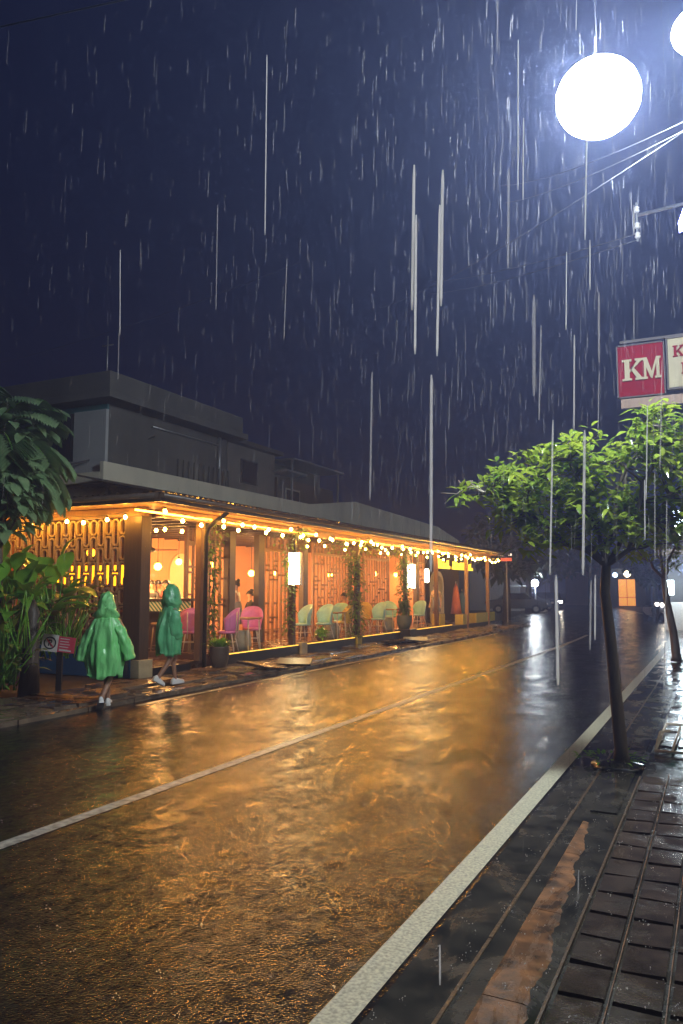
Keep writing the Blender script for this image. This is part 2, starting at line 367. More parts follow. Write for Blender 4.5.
# pavers
pb = MB(); jb = MB()
struct(ribbon(-.66, 3.2, -20, 60, .072, name='pavement', m=M['conc'], z0=-.02))
cols = [-.645+.205*i for i in range(12)]
for ci, x0 in enumerate(cols):
    y = 1.0 + (0 if ci % 2 else .0)
    while y < 16:
        L_ = .285; dz = U(-.004,.004); tx = U(-.004,.004)
        x1 = x0+.188
        if not (x0 < -.4 and 7.2 < y < 8.6):
            e = .008; zt = .085+dz
            pb.add([(x0,y,.05),(x1,y,.05),(x1,y+L_-.018,.05),(x0,y+L_-.018,.05),
                    (x0+e,y+e,zt+tx),(x1-e,y+e,zt-tx),(x1-e,y+L_-.018-e,zt-tx),(x0+e,y+L_-.018-e,zt+tx)],
                   [(4,5,6,7),(0,1,5,4),(1,2,6,5),(2,3,7,6),(3,0,4,7)])
        y += L_
struct(pb.build('pavement_pavers', M['paver']))
jb.box(-.668,-.656,.5,7.2,.03,.088); struct(jb.build('pavement_edge_kerb', M['joint']))
# thin orange ribs stand in for light reflected by water in the joints
jb = MB()
for x in (-.449,-.244): jb.box(x,x+.004,.5,7.4,.05,.0865)
struct(jb.build('pavement_joint_glints', M['kerbo']))
# left pavement: uneven wet slabs stepping down to the road
struct(ribbon(-9.6, -7.85, -20, 60, .03, name='left_pavement', m=M['conc'], z0=-.02))
lp = MB(); y = 5.0
random.seed(11)
while y < 36:
    dy = U(.45,1.1); x = -9.55
    while x < -8.0:
        dx = min(U(.4,.85), -7.93-x)
        if dx > .15 and R() > .12:
            h = .045+U(0,.035); tl = U(-.015,.015); t2 = U(-.02,.02)
            lp.add([(x+.01,y+.01,.03),(x+dx-.02,y+.01,.03),(x+dx-.02,y+dy-.02,.03),(x+.01,y+dy-.02,.03),
                    (x+.02,y+.02,h+tl),(x+dx-.03,y+.02,h-tl),(x+dx-.03,y+dy-.03,h-tl+t2),(x+.02,y+dy-.03,h+tl+t2)],
                   [(4,5,6,7),(0,1,5,4),(1,2,6,5),(2,3,7,6),(3,0,4,7)])
        x += dx
    y += dy
struct(lp.build('left_pavement_slabs', M['stone']))
kb = MB(); y = 2
while y < 36:
    y2 = y+U(.8,1.3); kb.box(-7.93+U(-.01,.01), -7.83, y, y2-.02, -.01, .05+U(0,.02)); y = y2
struct(kb.build('left_kerb', M['stone']))
# two broken drain covers
def drain(px, py_, X, label, s):
    t = thing('drain_cover', label, 'drain cover', (X, yat(px, X) if py_ is None else py_, .05), 0, 'broken drain covers by the far kerb')
    m1 = MB(); Mx = Matrix.Rotation(.12*s, 4, 'Y') @ Matrix.Rotation(-.10, 4, 'X')
    m1.box(-.45,.35,-.7,.5,.02,.075, Mx); m1.build('slab', M['conc'], t, bevel=.012)
    m2 = MB(); Mx = Matrix.Translation((.12,.75,.05)) @ Matrix.Rotation(.35, 4, 'Z') @ Matrix.Rotation(.2, 4, 'X')
    m2.box(-.4,.35,-.22,.25,.0,.05, Mx); m2.build('broken_slab', M['black'], t, bevel=.01)
drain(0, 14.0, -8.3, 'broken dark drain cover beside the road nearer the walkers', 1)
drain(0, 22.2, -8.6, 'tilted dark drain cover below the tall potted vine column', -1)

# ------------------------------------------------------------------ restaurant
Y0, Y1 = 11.75, 36.2
rest = thing('restaurant', 'open fronted restaurant glowing orange behind lattice screens under a long dark eave', 'restaurant', (-9.7, 12, 0))
def rp(mb, name, m, parent=None, bevel=0):      # a part given in world coordinates
    o = mb.build(name, m, parent or rest, bevel=bevel)
    if parent is None: o.location = (9.7, -12, 0)
    return o
mb = MB(); mb.box(-14.6, -9.62, 14.0, 30.2, 0, .28); mb.box(-14.6, -10.05, 11.95, 14.0, 0, .16); mb.box(-14.6, -9.75, 30.2, 36.3, 0, .2)
rp(mb, 'terrace_floor', M['tile'])
mb = MB()
for a, b in ((14.0, 17.5), (17.8, 20.9), (21.2, 25.5), (25.8, 30.2)): mb.box(-9.62, -9.59, a, b, .0, .262)
mb.box(-9.74,-9.71,30.2,36.3,0,.19)
rp(mb, 'terrace_kerb', M['black'])
for y in (17.5, 20.9, 25.5):
    mb = MB(); mb.box(-9.68, -9.52, y, y+.3, .0, .33); rp(mb, 'kerb_block', M['cream' if y < 18 else 'yellow'], bevel=.01)
mb = MB()
for a, b in ((14.05, 17.45), (17.85, 20.85), (21.25, 24.9), (26.1, 30.1)): mb.box(-9.612, -9.592, a, b, .264, .280)
rp(mb, 'step_light_strip', M['ledy'])
mb = MB(); mb.box(-11.4,-9.9,12.05,13.4,.0,.15); rp(mb, 'door_step', M['black'], bevel=.01)
# back wall + side walls + ceiling
mb = MB(); mb.box(-14.6, -14.4, 17.2, Y1, 0, 3.3)
mb.box(-17.2, -17.0, 11.9, 17.4, 0, 3.3); mb.box(-17.0,-14.6,17.2,17.4,0,3.3); mb.box(-14.4, -11.3, 31.6, 31.75, .2, 3.2)
rp(mb, 'interior_wall', M['orange'])
mb = MB(); mb.box(-17.0, -9.3, 11.2, Y1, 3.24, 3.3); rp(mb, 'ceiling', M['ceil'])
mb = MB(); y = 11.9
while y < 31: mb.box(-14.4, -9.9, y, y+.07, 3.1, 3.238); y += .62
rp(mb, 'rafters', M['wood_d'])
# arch niche, framed opening
mb = MB(); pts = [(-.55,0),(-.55,1.9)]+[(-.55*math.cos(PI*k/12), 1.9+.55*math.sin(PI*k/12)) for k in range(1,12)]+[(.55,1.9),(.55,0)]
Mx = Matrix.Translation((-14.395, 18.9, .28)) @ Matrix.Rotation(PI/2, 4, 'Z') @ Matrix.Rotation(PI/2, 4, 'X')
mb.prism(pts, Mx, .03); rp(mb, 'arch_niche', mat('pale_arch', (.85,.6,.35), .7))
# roof
mb = MB(); n = 300
vs = []; fs = []
for i in range(n+1):
    y = 11.0+(Y1-11.0+.5)*i/n; dz = .018*(1 if i % 2 else -1)
    vs += [(-8.86, y, 3.40+dz), (-11.1, y, 3.86+dz)]
for i in range(n): a = 2*i; fs.append((a, a+1, a+3, a+2))
mb.add(vs, fs)
vs = []; fs = []; n = 110     # the perpendicular slope over the breeze screen
for i in range(n+1):
    x = -8.86-8.3*i/n; dz = .018*(1 if i % 2 else -1)
    vs += [(x, 11.0, 3.40+dz), (min(x, x if x < -10.9 else -10.9), 11.9, 3.70+dz)]
for i in range(n): a = 2*i; fs.append((a, a+2, a+3, a+1))
mb.add(vs, fs)
rp(mb, 'roof', M['roof'])
mb = MB(); mb.box(-8.93, -8.88, 11.02, Y1+.4, 3.22, 3.36); mb.box(-17, -8.93, 11.02, 11.07, 3.22, 3.36); rp(mb, 'fascia_board', M['wood_d'])
mb = MB(); mb.tube([(-8.82,11.0,3.33),(-8.82,Y1+.4,3.33)],.05,8); mb.tube([(-8.9,10.95,3.33),(-17,10.95,3.33)],.05,8)
rp(mb, 'gutter', M['roof'])
mb = MB(); mb.box(-9.78,-9.62,12.0,Y1,3.06,3.22); mb.box(-17,-9.8,Y0-.06,Y0+.1,3.06,3.22); rp(mb, 'eave_beam', M['wood'])
mb = MB(); mb.box(-9.6,-9.57,11.2,13.6,3.10,3.135); mb.box(-9.6,-9.57,14.2,18.4,3.10,3.125); mb.box(-9.6,-9.57,19.6,30.0,3.1,3.12); rp(mb, 'eave_light_strip', M['led'])
# pier and posts
mb = MB(); mb.box(-10.28,-9.86,11.72,12.0,.0,3.22); rp(mb, 'corner_pier', M['wood_d'], bevel=.01)
mb = MB(); mb.box(-10.32,-9.8,11.66,12.06,.0,.34); rp(mb, 'pier_plinth', M['cream'], bevel=.01)
for y, m_ in ((13.42,'wood'),(17.35,'wood_d'),(21.3,'wood_d'),(25.3,'wood_d'),(28.6,'wood'),(32.6,'wood_l'),(36.0,'wood_l')):
    mb = MB(); mb.box(-9.80,-9.66,y-.07,y+.07,.0 if y > 31 else .2,3.06); rp(mb, 'post', M[m_], bevel=.008)
for px0, px1 in ((226,232),):
    X = -11.1; mb = MB(); mb.box(X-.1,X+.1,yat(px0,X),yat(px1,X),.28,3.24); rp(mb,'column',M['wood_d'],bevel=.01)
X=-11.1
for px in (256, 301, 415):
    mb = MB(); mb.box(X-.08,X+.08,yat(px,X),yat(px,X)+.28,.28,3.24); rp(mb,'column',M['wood_d'])
mb = MB(); mb.tube([(-9.5,13.3,.05),(-9.5,13.3,2.75),(-9.42,13.28,2.95),(-8.95,13.25,3.22)],.045,10); rp(mb, 'downpipe', M['blackmetal'])
# lattice screens (timber battens with random ties)
random.seed(5)
for px0, px1, X in ((186,197,-11.2),(208,225,-11.2),(259,288,-11.2),(313,350,-11.2),(364,388,-11.2),(418,424,-11.2)):
    a, b = yat(px0, X), yat(px1, X); mb = MB(); y = a
    while y < b:
        mb.box(X-.03, X+.03, y, y+.04, .28, 3.24); y += .23
    z = .35
    while z < 3.1:
        y = a
        while y < b-.1:
            if R() < .28: mb.box(X-.02, X+.02, y+.04, y+.23, z, z+.05)
            y += .23
        z += .13
    mb.box(X-.035,X+.035,a-.06,a,.28,3.24); mb.box(X-.035,X+.035,b,b+.06,.28,3.24); mb.box(X-.036,X+.036,a,b,2.72,2.80)
    rp(mb, 'lattice_screen', M['lattice'])
# breeze screen of stacked rounded cells, facing the camera
mb = MB(); random.seed(3); pitch = .185; x = -10.36; ci = 0
def amber():
    m = bpy.data.materials.new('amber_glass'); m.use_nodes = True; nt = m.node_tree; N = nt.nodes; L = nt.links; b = N['Principled BSDF']
    b.inputs['Base Color'].default_value = (.10,.065,.025,1); b.inputs['Roughness'].default_value = .2
    t = N.new('ShaderNodeBsdfTransparent'); t.inputs[0].default_value = (.95,.75,.4,1); x = N.new('ShaderNodeMixShader'); x.inputs[0].default_value = .68
    L.new(b.outputs[0], x.inputs[1]); L.new(t.outputs[0], x.inputs[2]); L.new(x.outputs[0], N['Material Output'].inputs['Surface']); return m
def ring(cx, z0, z1, w, y0, y1, th):
    r = min(w/2, (z1-z0)/2)*.95; o = []; i_ = []
    for k in range(16):
        q = 2*PI*(k+.5)/16; sx, sz = math.copysign(1, math.cos(q)), math.copysign(1, math.sin(q))
        o.append((cx+sx*(w/2-r)+math.cos(q)*r, (z0+z1)/2+sz*((z1-z0)/2-r)+math.sin(q)*r))
        i_.append((cx+sx*(w/2-r)+math.cos(q)*(r-th), (z0+z1)/2+sz*((z1-z0)/2-r)+math.sin(q)*(r-th)))
    vs = [(p[0], y0, p[1]) for p in o]+[(p[0], y0, p[1]) for p in i_]+[(p[0], y1, p[1]) for p in o]+[(p[0], y1, p[1]) for p in i_]
    fs = []
    for k in range(16):
        k2 = (k+1) % 16
        fs += [(k, k2, 16+k2, 16+k), (32+k, 48+k, 48+k2, 32+k2), (k, 32+k, 32+k2, k2), (16+k, 16+k2, 48+k2, 48+k)]
    mb.add(vs, fs)
while x > -16.8:
    z = 3.05; first = .55 if ci % 2 else .33
    hs = [first, .52, .40, .30, .42, .3] if ci % 2 else [first, .50, .50, .36, .26, .42]
    for h in hs:
        if z-h < .66: break
        ring(x, z-h, z-.015, pitch-.008, Y0, Y0+.06, .030); z -= h
    mb.box(x-.012-pitch/2, x+.012-pitch/2, Y0+.01, Y0+.055, .56, z+.1)
    x -= pitch; ci += 1
mb.box(-17,-10.28,Y0+.002,Y0+.088,.56,.62)
rp(mb, 'cell_screen', M['screen'])
mb = MB(); mb.box(-17,-10.3,Y0+.062,Y0+.07,.63,3.05); rp(mb, 'amber_glass', amber())
mb = MB(); mb.box(-17,-10.0,Y0-.14,Y0+.12,0,.56); rp(mb, 'blue_base_wall', M['blue'], bevel=.012)
# band of pale parapet over the eave
mb = MB(); mb.box(-10.98,-10.88,11.74,21.2,3.80,4.2); mb.box(-17,-10.98,11.74,11.84,3.78,4.0); rp(mb, 'pale_parapet', M['facewhite'], bevel=.01)
mb = MB()
mb.prism([(19.0,3.8),(19.0,4.02),(24.8,4.74),(33.8,4.5),(37.0,4.05),(37.0,3.6)], Matrix.Translation((-11.5,0,0)) @ Matrix(((0,0,1,0),(1,0,0,0),(0,1,0,0),(0,0,0,1))), .12)
rp(mb, 'low_gable_wall', M['facewhite'])
mb = MB(); mb.box(-14.4,-11.62,19,37,3.5,3.6); rp(mb,'flat_roof',M['roof'])
# far end of the terrace: arch and yellow lit name band
mb = MB(); pts = [(-.7,0),(-.7,1.6)]+[(-.7*math.cos(PI*k/12), 1.6+.7*math.sin(PI*k/12)) for k in range(1,12)]+[(.7,1.6),(.7,0)]
inn = [(-.5,0),(-.5,1.6)]+[(-.5*math.cos(PI*k/12), 1.6+.5*math.sin(PI*k/12)) for k in range(1,12)]+[(.5,1.6),(.5,0)]
X=-11.6; Mx = Matrix.Translation((X, yat(435,X), .2)) @ Matrix.Rotation(PI/2, 4, 'Z') @ Matrix.Rotation(PI/2, 4, 'X')
n = len(pts); vs = [Mx @ Vector((a,b,0)) for a,b in pts]+[Mx @ Vector((a,b,0)) for a,b in inn]+[Mx @ Vector((a,b,.2)) for a,b in pts]+[Mx @ Vector((a,b,.2)) for a,b in inn]
fs=[]
for k in range(n-1): fs += [(k,k+1,n+k+1,n+k),(2*n+k,3*n+k,3*n+k+1,2*n+k+1),(k,2*n+k,2*n+k+1,k+1),(n+k,n+k+1,3*n+k+1,3*n+k)]
mb.add(vs,fs); rp(mb,'entrance_arch',M['facewhite'])
mb = MB(); mb.box(-12.9,-12.8,31.8,36.2,.2,3.2); mb.box(-14.4,-11.2,36.2,36.3,.2,3.2); rp(mb,'garden_wall',M['wood_d'])

def lightbox(px, pz0, pz1, label):
    X=-9.62; y = yat(px, X); t = thing('lit_sign_box', label, 'sign', (X, y, pz0), 0, 'vertical lit sign boxes')
    h = pz1-pz0
    m1 = MB(); m1.box(-.17,.17,0,.12,0,h); m1.build('casing', M['white'], t, bevel=.01)
    m2 = MB(); m2.box(-.15,.15,-.012,-.002,.02,h-.02); m2.build('lit_face', M['lbox'], t)
    for k in range(6):
        m3 = MB(); m3.box(-.03,.035,-.018,-.014,h*(.16+.115*k),h*(.16+.115*k)+.05); m3.build('faded_letter', M['lboxline'], t)
    m4 = MB(); m4.box(-.02,.02,.02,.1,h,3.06-pz0); m4.build('hanger', M['blackmetal'], t)
lightbox(294, 1.78, 2.6, 'tall white lit sign box hanging beside the nearer leafy column')
lightbox(411, 1.70, 2.55, 'tall white lit sign box hanging at the far entrance of the restaurant')
t = thing('lit_name_sign', 'yellow lit name band with raised blocks over the far entrance', 'sign', (-9.9, 29.2, 2.5))
m1 = MB(); m1.box(-.03,.03,0,1.6,0,.12); m1.box(-.03,.03,2.0,4.9,0,.12); m1.build('band', M['yel_lit'], t)
m2 = MB(); random.seed(2)
for k in range(13):
    y_ = .1+.3*k if k < 5 else 2.1+.34*(k-5); m2 = MB(); m2.box(-.03,.03,y_,y_+.14,.13,.15+U(.08,.22)); m2.build('letter', M['yel_lit'], t)
m3 = MB(); m3.box(-.02,.02,-.1,5.0,.05,.12, Matrix.Translation((-.06,0,0)));
for y in (0,1.7,4.95): m3.box(-.08,-.05,y-.02,y+.02,0,.75)
m3.build('rail', M['blackmetal'], t)
t = thing('wall_sconce', 'small white lit lantern on the far entrance post', 'lamp', (-10.6, yat(427,-10.6), 1.95))
m1 = MB(); m1.lathe((0,0,0),[(.05,0),(.09,.04),(.09,.5),(.05,.55)],10); m1.build('glass', M['lbox'], t)
m1 = MB(); m1.lathe((0,0,.55),[(.1,0),(.1,.03),(.02,.1)],10); m1.tube([(0,0,.64),(0,0,1.28)],.01,6); m1.build('cap', M['blackmetal'], t)

# ------------------------------------------------------------------ string lights
def bulb_mesh():
    b = MB(); b.ball((0,0,-.072),.034,8,5,1,1,1.15)
    me = b.build('bulb', M['bulb']); return me
bulb0 = bulb_mesh(); socket = MB(); socket.lathe((0,0,-.035),[(.018,0),(.02,.035)],7); sock0 = socket.build('socket', M['black'])
used0 = [False]
def strand(label, pts, spacing, sag, group='warm string lights under the eave'):
    t = thing('string_lights', label, 'string lights', pts[0], 0, group)
    P = [Vector(p)-Vector(pts[0]) for p in pts]; path = []
    for a, b in zip(P, P[1:]):
        for k in range(10):
            f = k/10; p = a.lerp(b, f); p.z -= sag*4*f*(1-f); path.append(p)
    path.append(P[-1]); c = MB(); c.tube(path, .007, 5); c.build('cable', M['wire'], t)
    acc = .1
    for a, b in zip(path, path[1:]):
        L_ = (b-a).length
        while acc < L_:
            p = a.lerp(b, acc/L_)
            if not used0[0]: o, s_ = bulb0, sock0; used0[0] = True
            else: o, s_ = bulb0.copy(), sock0.copy(); COL.objects.link(o); COL.objects.link(s_)
            o.parent = t; o.location = p+Vector((0,U(-.03,.03),U(-.07,.0))); s_.parent = o; s_.location = (0,0,0)
            acc += spacing*U(.6,1.4)
        acc -= L_
random.seed(8)
st = lambda X, z, a, b, n, jx=0: [(X+(jx if k % 2 else 0), a+(b-a)*k/n, z) for k in range(n+1)]
strand('string lights along the outer edge of the restaurant eave', st(-9.05,3.17,11.3,36,8), .72, .14)
strand('string lights zigzagging just behind the eave edge', st(-9.35,3.20,13.6,36,9,.25), .8, .2)
strand('short string lights over the terrace chairs', st(-9.95,3.08,17.8,35,7,-.2), 1.0, .12)
strand('string lights over the breeze cell screen', [(-10.0,11.5,3.14),(-11.6,11.5,3.12),(-13.4,11.5,3.14)], .5, .06)
strand('string lights in the corner doorway', [(-10.1,12.3,2.98),(-9.9,13.3,3.0)], .36, .03)

# pendants, fan, lights inside
def pendant(px, pz, X, r, label, power):
    y = yat(px, X); t = thing('pendant_lamp', label, 'lamp', (X, y, pz), 0, 'glowing globe pendants in the dining room')
    b = MB(); b.ball((0,0,0), r, 12, 8); b.build('glass_globe', M['pend'], t)
    b = MB(); b.tube([(0,0,r*.9),(0,0,3.1-pz)], .008, 6); b.lathe((0,0,r*.85),[(.03,0),(.03,.05)],8); b.build('cord', M['black'], t)
    if power:
        l = bpy.data.lights.new('pendant_light', 'POINT'); l.energy = power; l.color = (1,.49,.15); l.shadow_soft_size = .12
        o = bpy.data.objects.new('pendant_light', l); COL.objects.link(o); o.location = (X+.35, y-.35, pz-.25)
pendant(145, 2.2, -13, .075, 'small bright globe pendant left of the fan in the doorway', 210)
pendant(157, 2.26, -13.2, .10, 'larger paler globe pendant below the fan', 0)
pendant(178, 2.4, -13.0, .09, 'globe pendant in front of the arched niche', 150)
pendant(210, 2.35, -12.8, .09, 'globe pendant behind the first lattice', 160)
pendant(251, 2.15, -12.6, .095, 'large orange globe pendant above the dark clad diner', 200)
pendant(275, 2.2, -12.6, .09, 'globe pendant behind the second lattice', 170)
pendant(330, 2.2, -12.6, .09, 'globe pendant behind the third lattice', 220)
pendant(376, 2.3, -12.4, .09, 'globe pendant behind the fourth lattice', 190)
pendant(396, 2.3, -12.4, .09, 'globe pendant in the pale opening near the entrance', 126)
t = thing('ceiling_fan', 'dark three bladed ceiling fan above the bar doorway', 'fan', (-13, yat(150,-13), 2.66))
b = MB(); b.lathe((0,0,-.06),[(.03,0),(.11,.03),(.11,.1),(.03,.14)],12); b.build('motor', M['black'], t)
b = MB(); b.tube([(0,0,.05),(0,0,.44)],.018,8); b.build('rod', M['black'], t)
for k in range(3):
    b = MB(); b.box(.1,.68,-.06,.06,.0,.012, Matrix.Rotation(2.1*k+.4,4,'Z')@Matrix.Rotation(.2,4,'X')); b.build('blade', M['black'], t)

# glowing bar shelf behind the cell screen
t = thing('bar_shelf', 'tall bottle shelf glowing yellow behind the breeze cell screen', 'shelf', (-14.9, 15.6, .2))
b = MB(); b.box(-1.9,1.35,.35,.4,0,2.9); b.box(-1.9,-1.85,0,.35,0,2.9); b.box(1.3,1.35,0,.35,0,2.9); b.build('cabinet', M['wood_d'], t)
for z in (.9,1.5,2.15):
    b = MB(); b.box(-1.85,1.3,0,.34,z,z+.04); b.build('shelf_board', M['wood'], t)
b = MB(); b.box(-1.8,1.25,.335,.348,1.56,2.1); b.build('lit_back_panel', M['shelflit'], t)
random.seed(21)
gm = [M['glassjar'], mat('amber_bottle',(.35,.13,.02),.1), mat('clear_bottle',(.5,.55,.5),.1)]
k = 0
for z in (.94,1.54,2.19):
    x = -1.75
    while x < 1.2:
        h = U(.22,.34); b = MB(); b.lathe((0,0,0),[(.04,0),(.042,h*.6),(.015,h*.78),(.015,h)],8)
        o = b.build('bottle', random.choice(gm), loc=(-14.9+x, 15.78, .2+z)); tag(o, 'bottle standing in the glowing yellow bar shelf', 'bottle', 'bottles in the bar shelf'); x += U(.16,.3)
# warm lamps beyond the screen
def point(x,y,z,p,c=(1,.5,.17),r=.12):
    l = bpy.data.lights.new('room_light','POINT'); l.energy=p; l.color=c; l.shadow_soft_size=r
    o = bpy.data.objects.new('room_light', l); COL.objects.link(o); o.location=(x,y,z); return o
t = thing('pendant_lamp','globe pendant over the bar behind the cell screen','lamp',(-12.9,13.6,2.5),0,'glowing globe pendants in the dining room')
b = MB(); b.ball((0,0,0),.1,12,8); b.build('glass_globe',M['pend'],t); b=MB(); b.tube([(0,0,.09),(0,0,.7)],.008,6); b.build('cord',M['black'],t)
point(-12.6,13.3,2.3,110)

# bar with zig zag front
t = thing('bar_counter', 'high bar counter with green and cream zigzag front inside the doorway', 'bar counter', (-11.6, 14.6, .16))
b = MB(); b.box(-.95,.78,-.05,.5,1.24,1.30); b.build('counter_top', M['wood_d'], t, bevel=.008)
b = MB(); b.box(-.9,.74,0,.05,1.0,1.238); b.build('zigzag_front', M['zig'], t)
b = MB(); b.box(-.88,.72,.3,.36,.0,1.0); b.build('rear_panel', M['wood_d'], t)
for x in (-.8,0,.66):
    b = MB(); b.box(x-.05,x+.05,.02,.12,0,1.0); b.build('leg', M['wood_l'], t)
def stool(x,y,label):
    t = thing('bar_stool', label, 'stool', (x,y,.16), 0, 'bar stools at the zigzag bar')
    b = MB(); b.lathe((0,0,.7),[(.16,0),(.17,.04),(.15,.06)],14); b.build('seat', M['wood_l'], t)
    for k in range(4):
        q = PI/4+k*PI/2; b = MB(); b.tube([(.1*math.cos(q),.1*math.sin(q),.7),(.17*math.cos(q),.17*math.sin(q),0)],.018,6); b.build('leg', M['wood_l'], t)
    b = MB(); b.tube([(.15*math.cos(q),.15*math.sin(q),.25) for q in [PI/4+k*PI/2 for k in range(5)]],.01,5); b.build('footrest', M['wood_l'], t)
stool(-12.15,14.2,'bar stool at the left end of the zigzag bar'); stool(-11.45,14.25,'bar stool in the middle of the zigzag bar')

# ------------------------------------------------------------------ chairs and tables
def make_chair(cm, label, loc, rz, group):
    """woven tub chair: wraparound shell on four splayed pale legs; backrest is on local -y"""
    t = thing('woven_chair', label, 'chair', loc, rz, group)
    b = MB(); b.lathe((0,0,.40),[(.19,0),(.23,.02),(.23,.05),(.18,.065)],18); b.build('seat', cm, t)
    b = MB(); n = 18; a0, a1 = math.radians(-183), math.radians(3); vs=[]; fs=[]
    for i in range(n+1):
        q = a0+(a1-a0)*i/n; e = abs((i/n)-.5)*2; top = .96-.27*e**2.4
        for j in range(5):
            f = j/4; z = .42+(top-.42)*f; r = .205+.062*f+.004*(i % 2)
            vs += [(math.cos(q)*r, math.sin(q)*r, z), (math.cos(q)*(r-.022), math.sin(q)*(r-.022), z)]
    st_ = 10
    for i in range(n):
        for j in range(4):
            a = i*st_+2*j; c = a+st_
            fs += [(a, c, c+2, a+2), (a+1, a+3, c+3, c+1)]
        a = i*st_+8; c = a+st_; fs.append((a, c, c+1, a+1)); a -= 8; c -= 8; fs.append((a, a+1, c+1, c))
    for i in (0, n):
        for j in range(4): a = i*st_+2*j; fs.append((a, a+2, a+3, a+1))
    b.add(vs, fs, True)
    b.tube([(math.cos(a0+(a1-a0)*i/n)*.26, math.sin(a0+(a1-a0)*i/n)*.26, .962-.27*(abs(i/n-.5)*2)**2.4) for i in range(n+1)], .016, 6)
    b.build('backrest', cm, t)
    for k in range(4):
        q = PI/4+k*PI/2; b = MB()
        b.tube([(.17*math.cos(q),.17*math.sin(q),.41),(.29*math.cos(q),.29*math.sin(q),0)],[.016,.012],7); b.build('leg', M['chairleg'], t)
    b = MB(); b.tube([(.23*math.cos(PI/4+k*PI/2),.23*math.sin(PI/4+k*PI/2),.21) for k in range(5)],.009,5)
    for q in (-PI/2-.45,-PI/2+.45): b.tube([(math.cos(q)*.24,math.sin(q)*.24,.30),(math.cos(q)*.272,math.sin(q)*.272,.88)],.011,6)
    b.build('stretcher', M['chairleg'], t)
    return t
Z = .28
def cp(px, X): return (X, yat(px, X), Z)
pk = make_chair(M['pink'], 'pink woven tub chair nearest the leafy corner column', cp(228,-9.98), 1.9, 'woven chairs on the terrace')
dup(pk, cp(252,-10.25), 3.6, 'pink woven tub chair behind the first table, right of the other pink one')
dup(pk, cp(190,-10.75), .9, 'pink woven tub chair seen between the doorway and the first post')
mt = make_chair(M['mint'], 'mint woven tub chair, first past the waitress', cp(303,-10.3), 2.6, 'woven chairs on the terrace')
dup(mt, cp(324,-10.0), 2.9, 'mint woven tub chair beside the second table, nearest the kerb')
dup(mt, cp(341,-10.45), 3.5, 'mint woven tub chair behind the second table with a seated diner')
dup(mt, cp(378,-10.0), 2.8, 'mint woven tub chair between the two dense vine columns')
dup(mt, cp(390,-10.6), 3.8, 'mint woven tub chair partly behind the tall potted vine')
dup(mt, cp(419,-10.2), 3.0, 'mint woven tub chair by the far entrance')
ys = make_chair(M['mustard'], 'mustard woven tub chair just before the dense vine column', cp(344,-9.92), 2.2, 'woven chairs on the terrace')
dup(ys, cp(364,-10.6), 3.6, 'mustard woven tub chair half hidden behind the dense vine column')
def make_table(label, loc, rz):
    t = thing('cafe_table', label, 'table', loc, rz, 'cafe tables on the terrace')
    b = MB(); b.box(-.33,.33,-.33,.33,.70,.735); b.build('table_top', M['wood_l'], t, bevel=.006)
    for sx in (-1,1):
        for sy in (-1,1):
            b = MB(); b.tube([(sx*.28,sy*.28,.70),(sx*.30,sy*.30,0)],.016,7); b.build('leg', M['chairleg'], t)
    b = MB(); b.lathe((0,0,0),[(.17,0),(.21,.1),(.2,.3),(.15,.44)],16); b.build('stone_base', M['stonebase'], t)
    return t
tb = make_table('square cafe table with round stone base between the pink chairs', cp(243,-9.98), .1)
dup(tb, cp(332,-10.05), .05, 'square cafe table with round stone base between mint and mustard chairs')
dup(tb, cp(388,-10.05), .0, 'square cafe table just before the tall potted vine column')

# ------------------------------------------------------------------ people
def skin_body(joints, edges, mats, regions, name, parent, head=True, sub=1):
    """joints {name: (pos, radius)}; regions: list of (segment a, segment b, material index)"""
    names = list(joints); me = bpy.data.meshes.new(name)
    me.from_pydata([joints[n][0] for n in names], [(names.index(a), names.index(b)) for a, b in edges], [])
    o = bpy.data.objects.new(name, me); COL.objects.link(o)
    sk = o.modifiers.new('s', 'SKIN'); sk.use_smooth_shade = True; sk.branch_smoothing = .4
    for i, n in enumerate(names):
        r = joints[n][1]; sv = me.skin_vertices[0].data[i]
        sv.radius = (r, r) if not hasattr(r, '__len__') else r; sv.use_root = (n == 'pelvis')
    ss = o.modifiers.new('u', 'SUBSURF'); ss.levels = ss.render_levels = sub
    bpy.context.view_layer.update()
    dg = bpy.context.evaluated_depsgraph_get(); m2 = bpy.data.meshes.new_from_object(o.evaluated_get(dg))
    bpy.data.objects.remove(o); m2.materials.clear()
    for m in mats: m2.materials.append(m)
    segs = [(Vector(joints[a][0]), Vector(joints[b][0]), k) for a, b, k in regions]
    for p in m2.polygons:
        best = 1e9
        for a, b, k in segs:
            ab = b-a; t_ = max(0, min(1, (p.center-a).dot(ab)/max(1e-9, ab.length_squared))); d = (p.center-(a+ab*t_)).length
            if d < best: best = d; p.material_index = k
        p.use_smooth = True
    m2.name = name; q = bpy.data.objects.new(name, m2); COL.objects.link(q); q.parent = parent
    return q
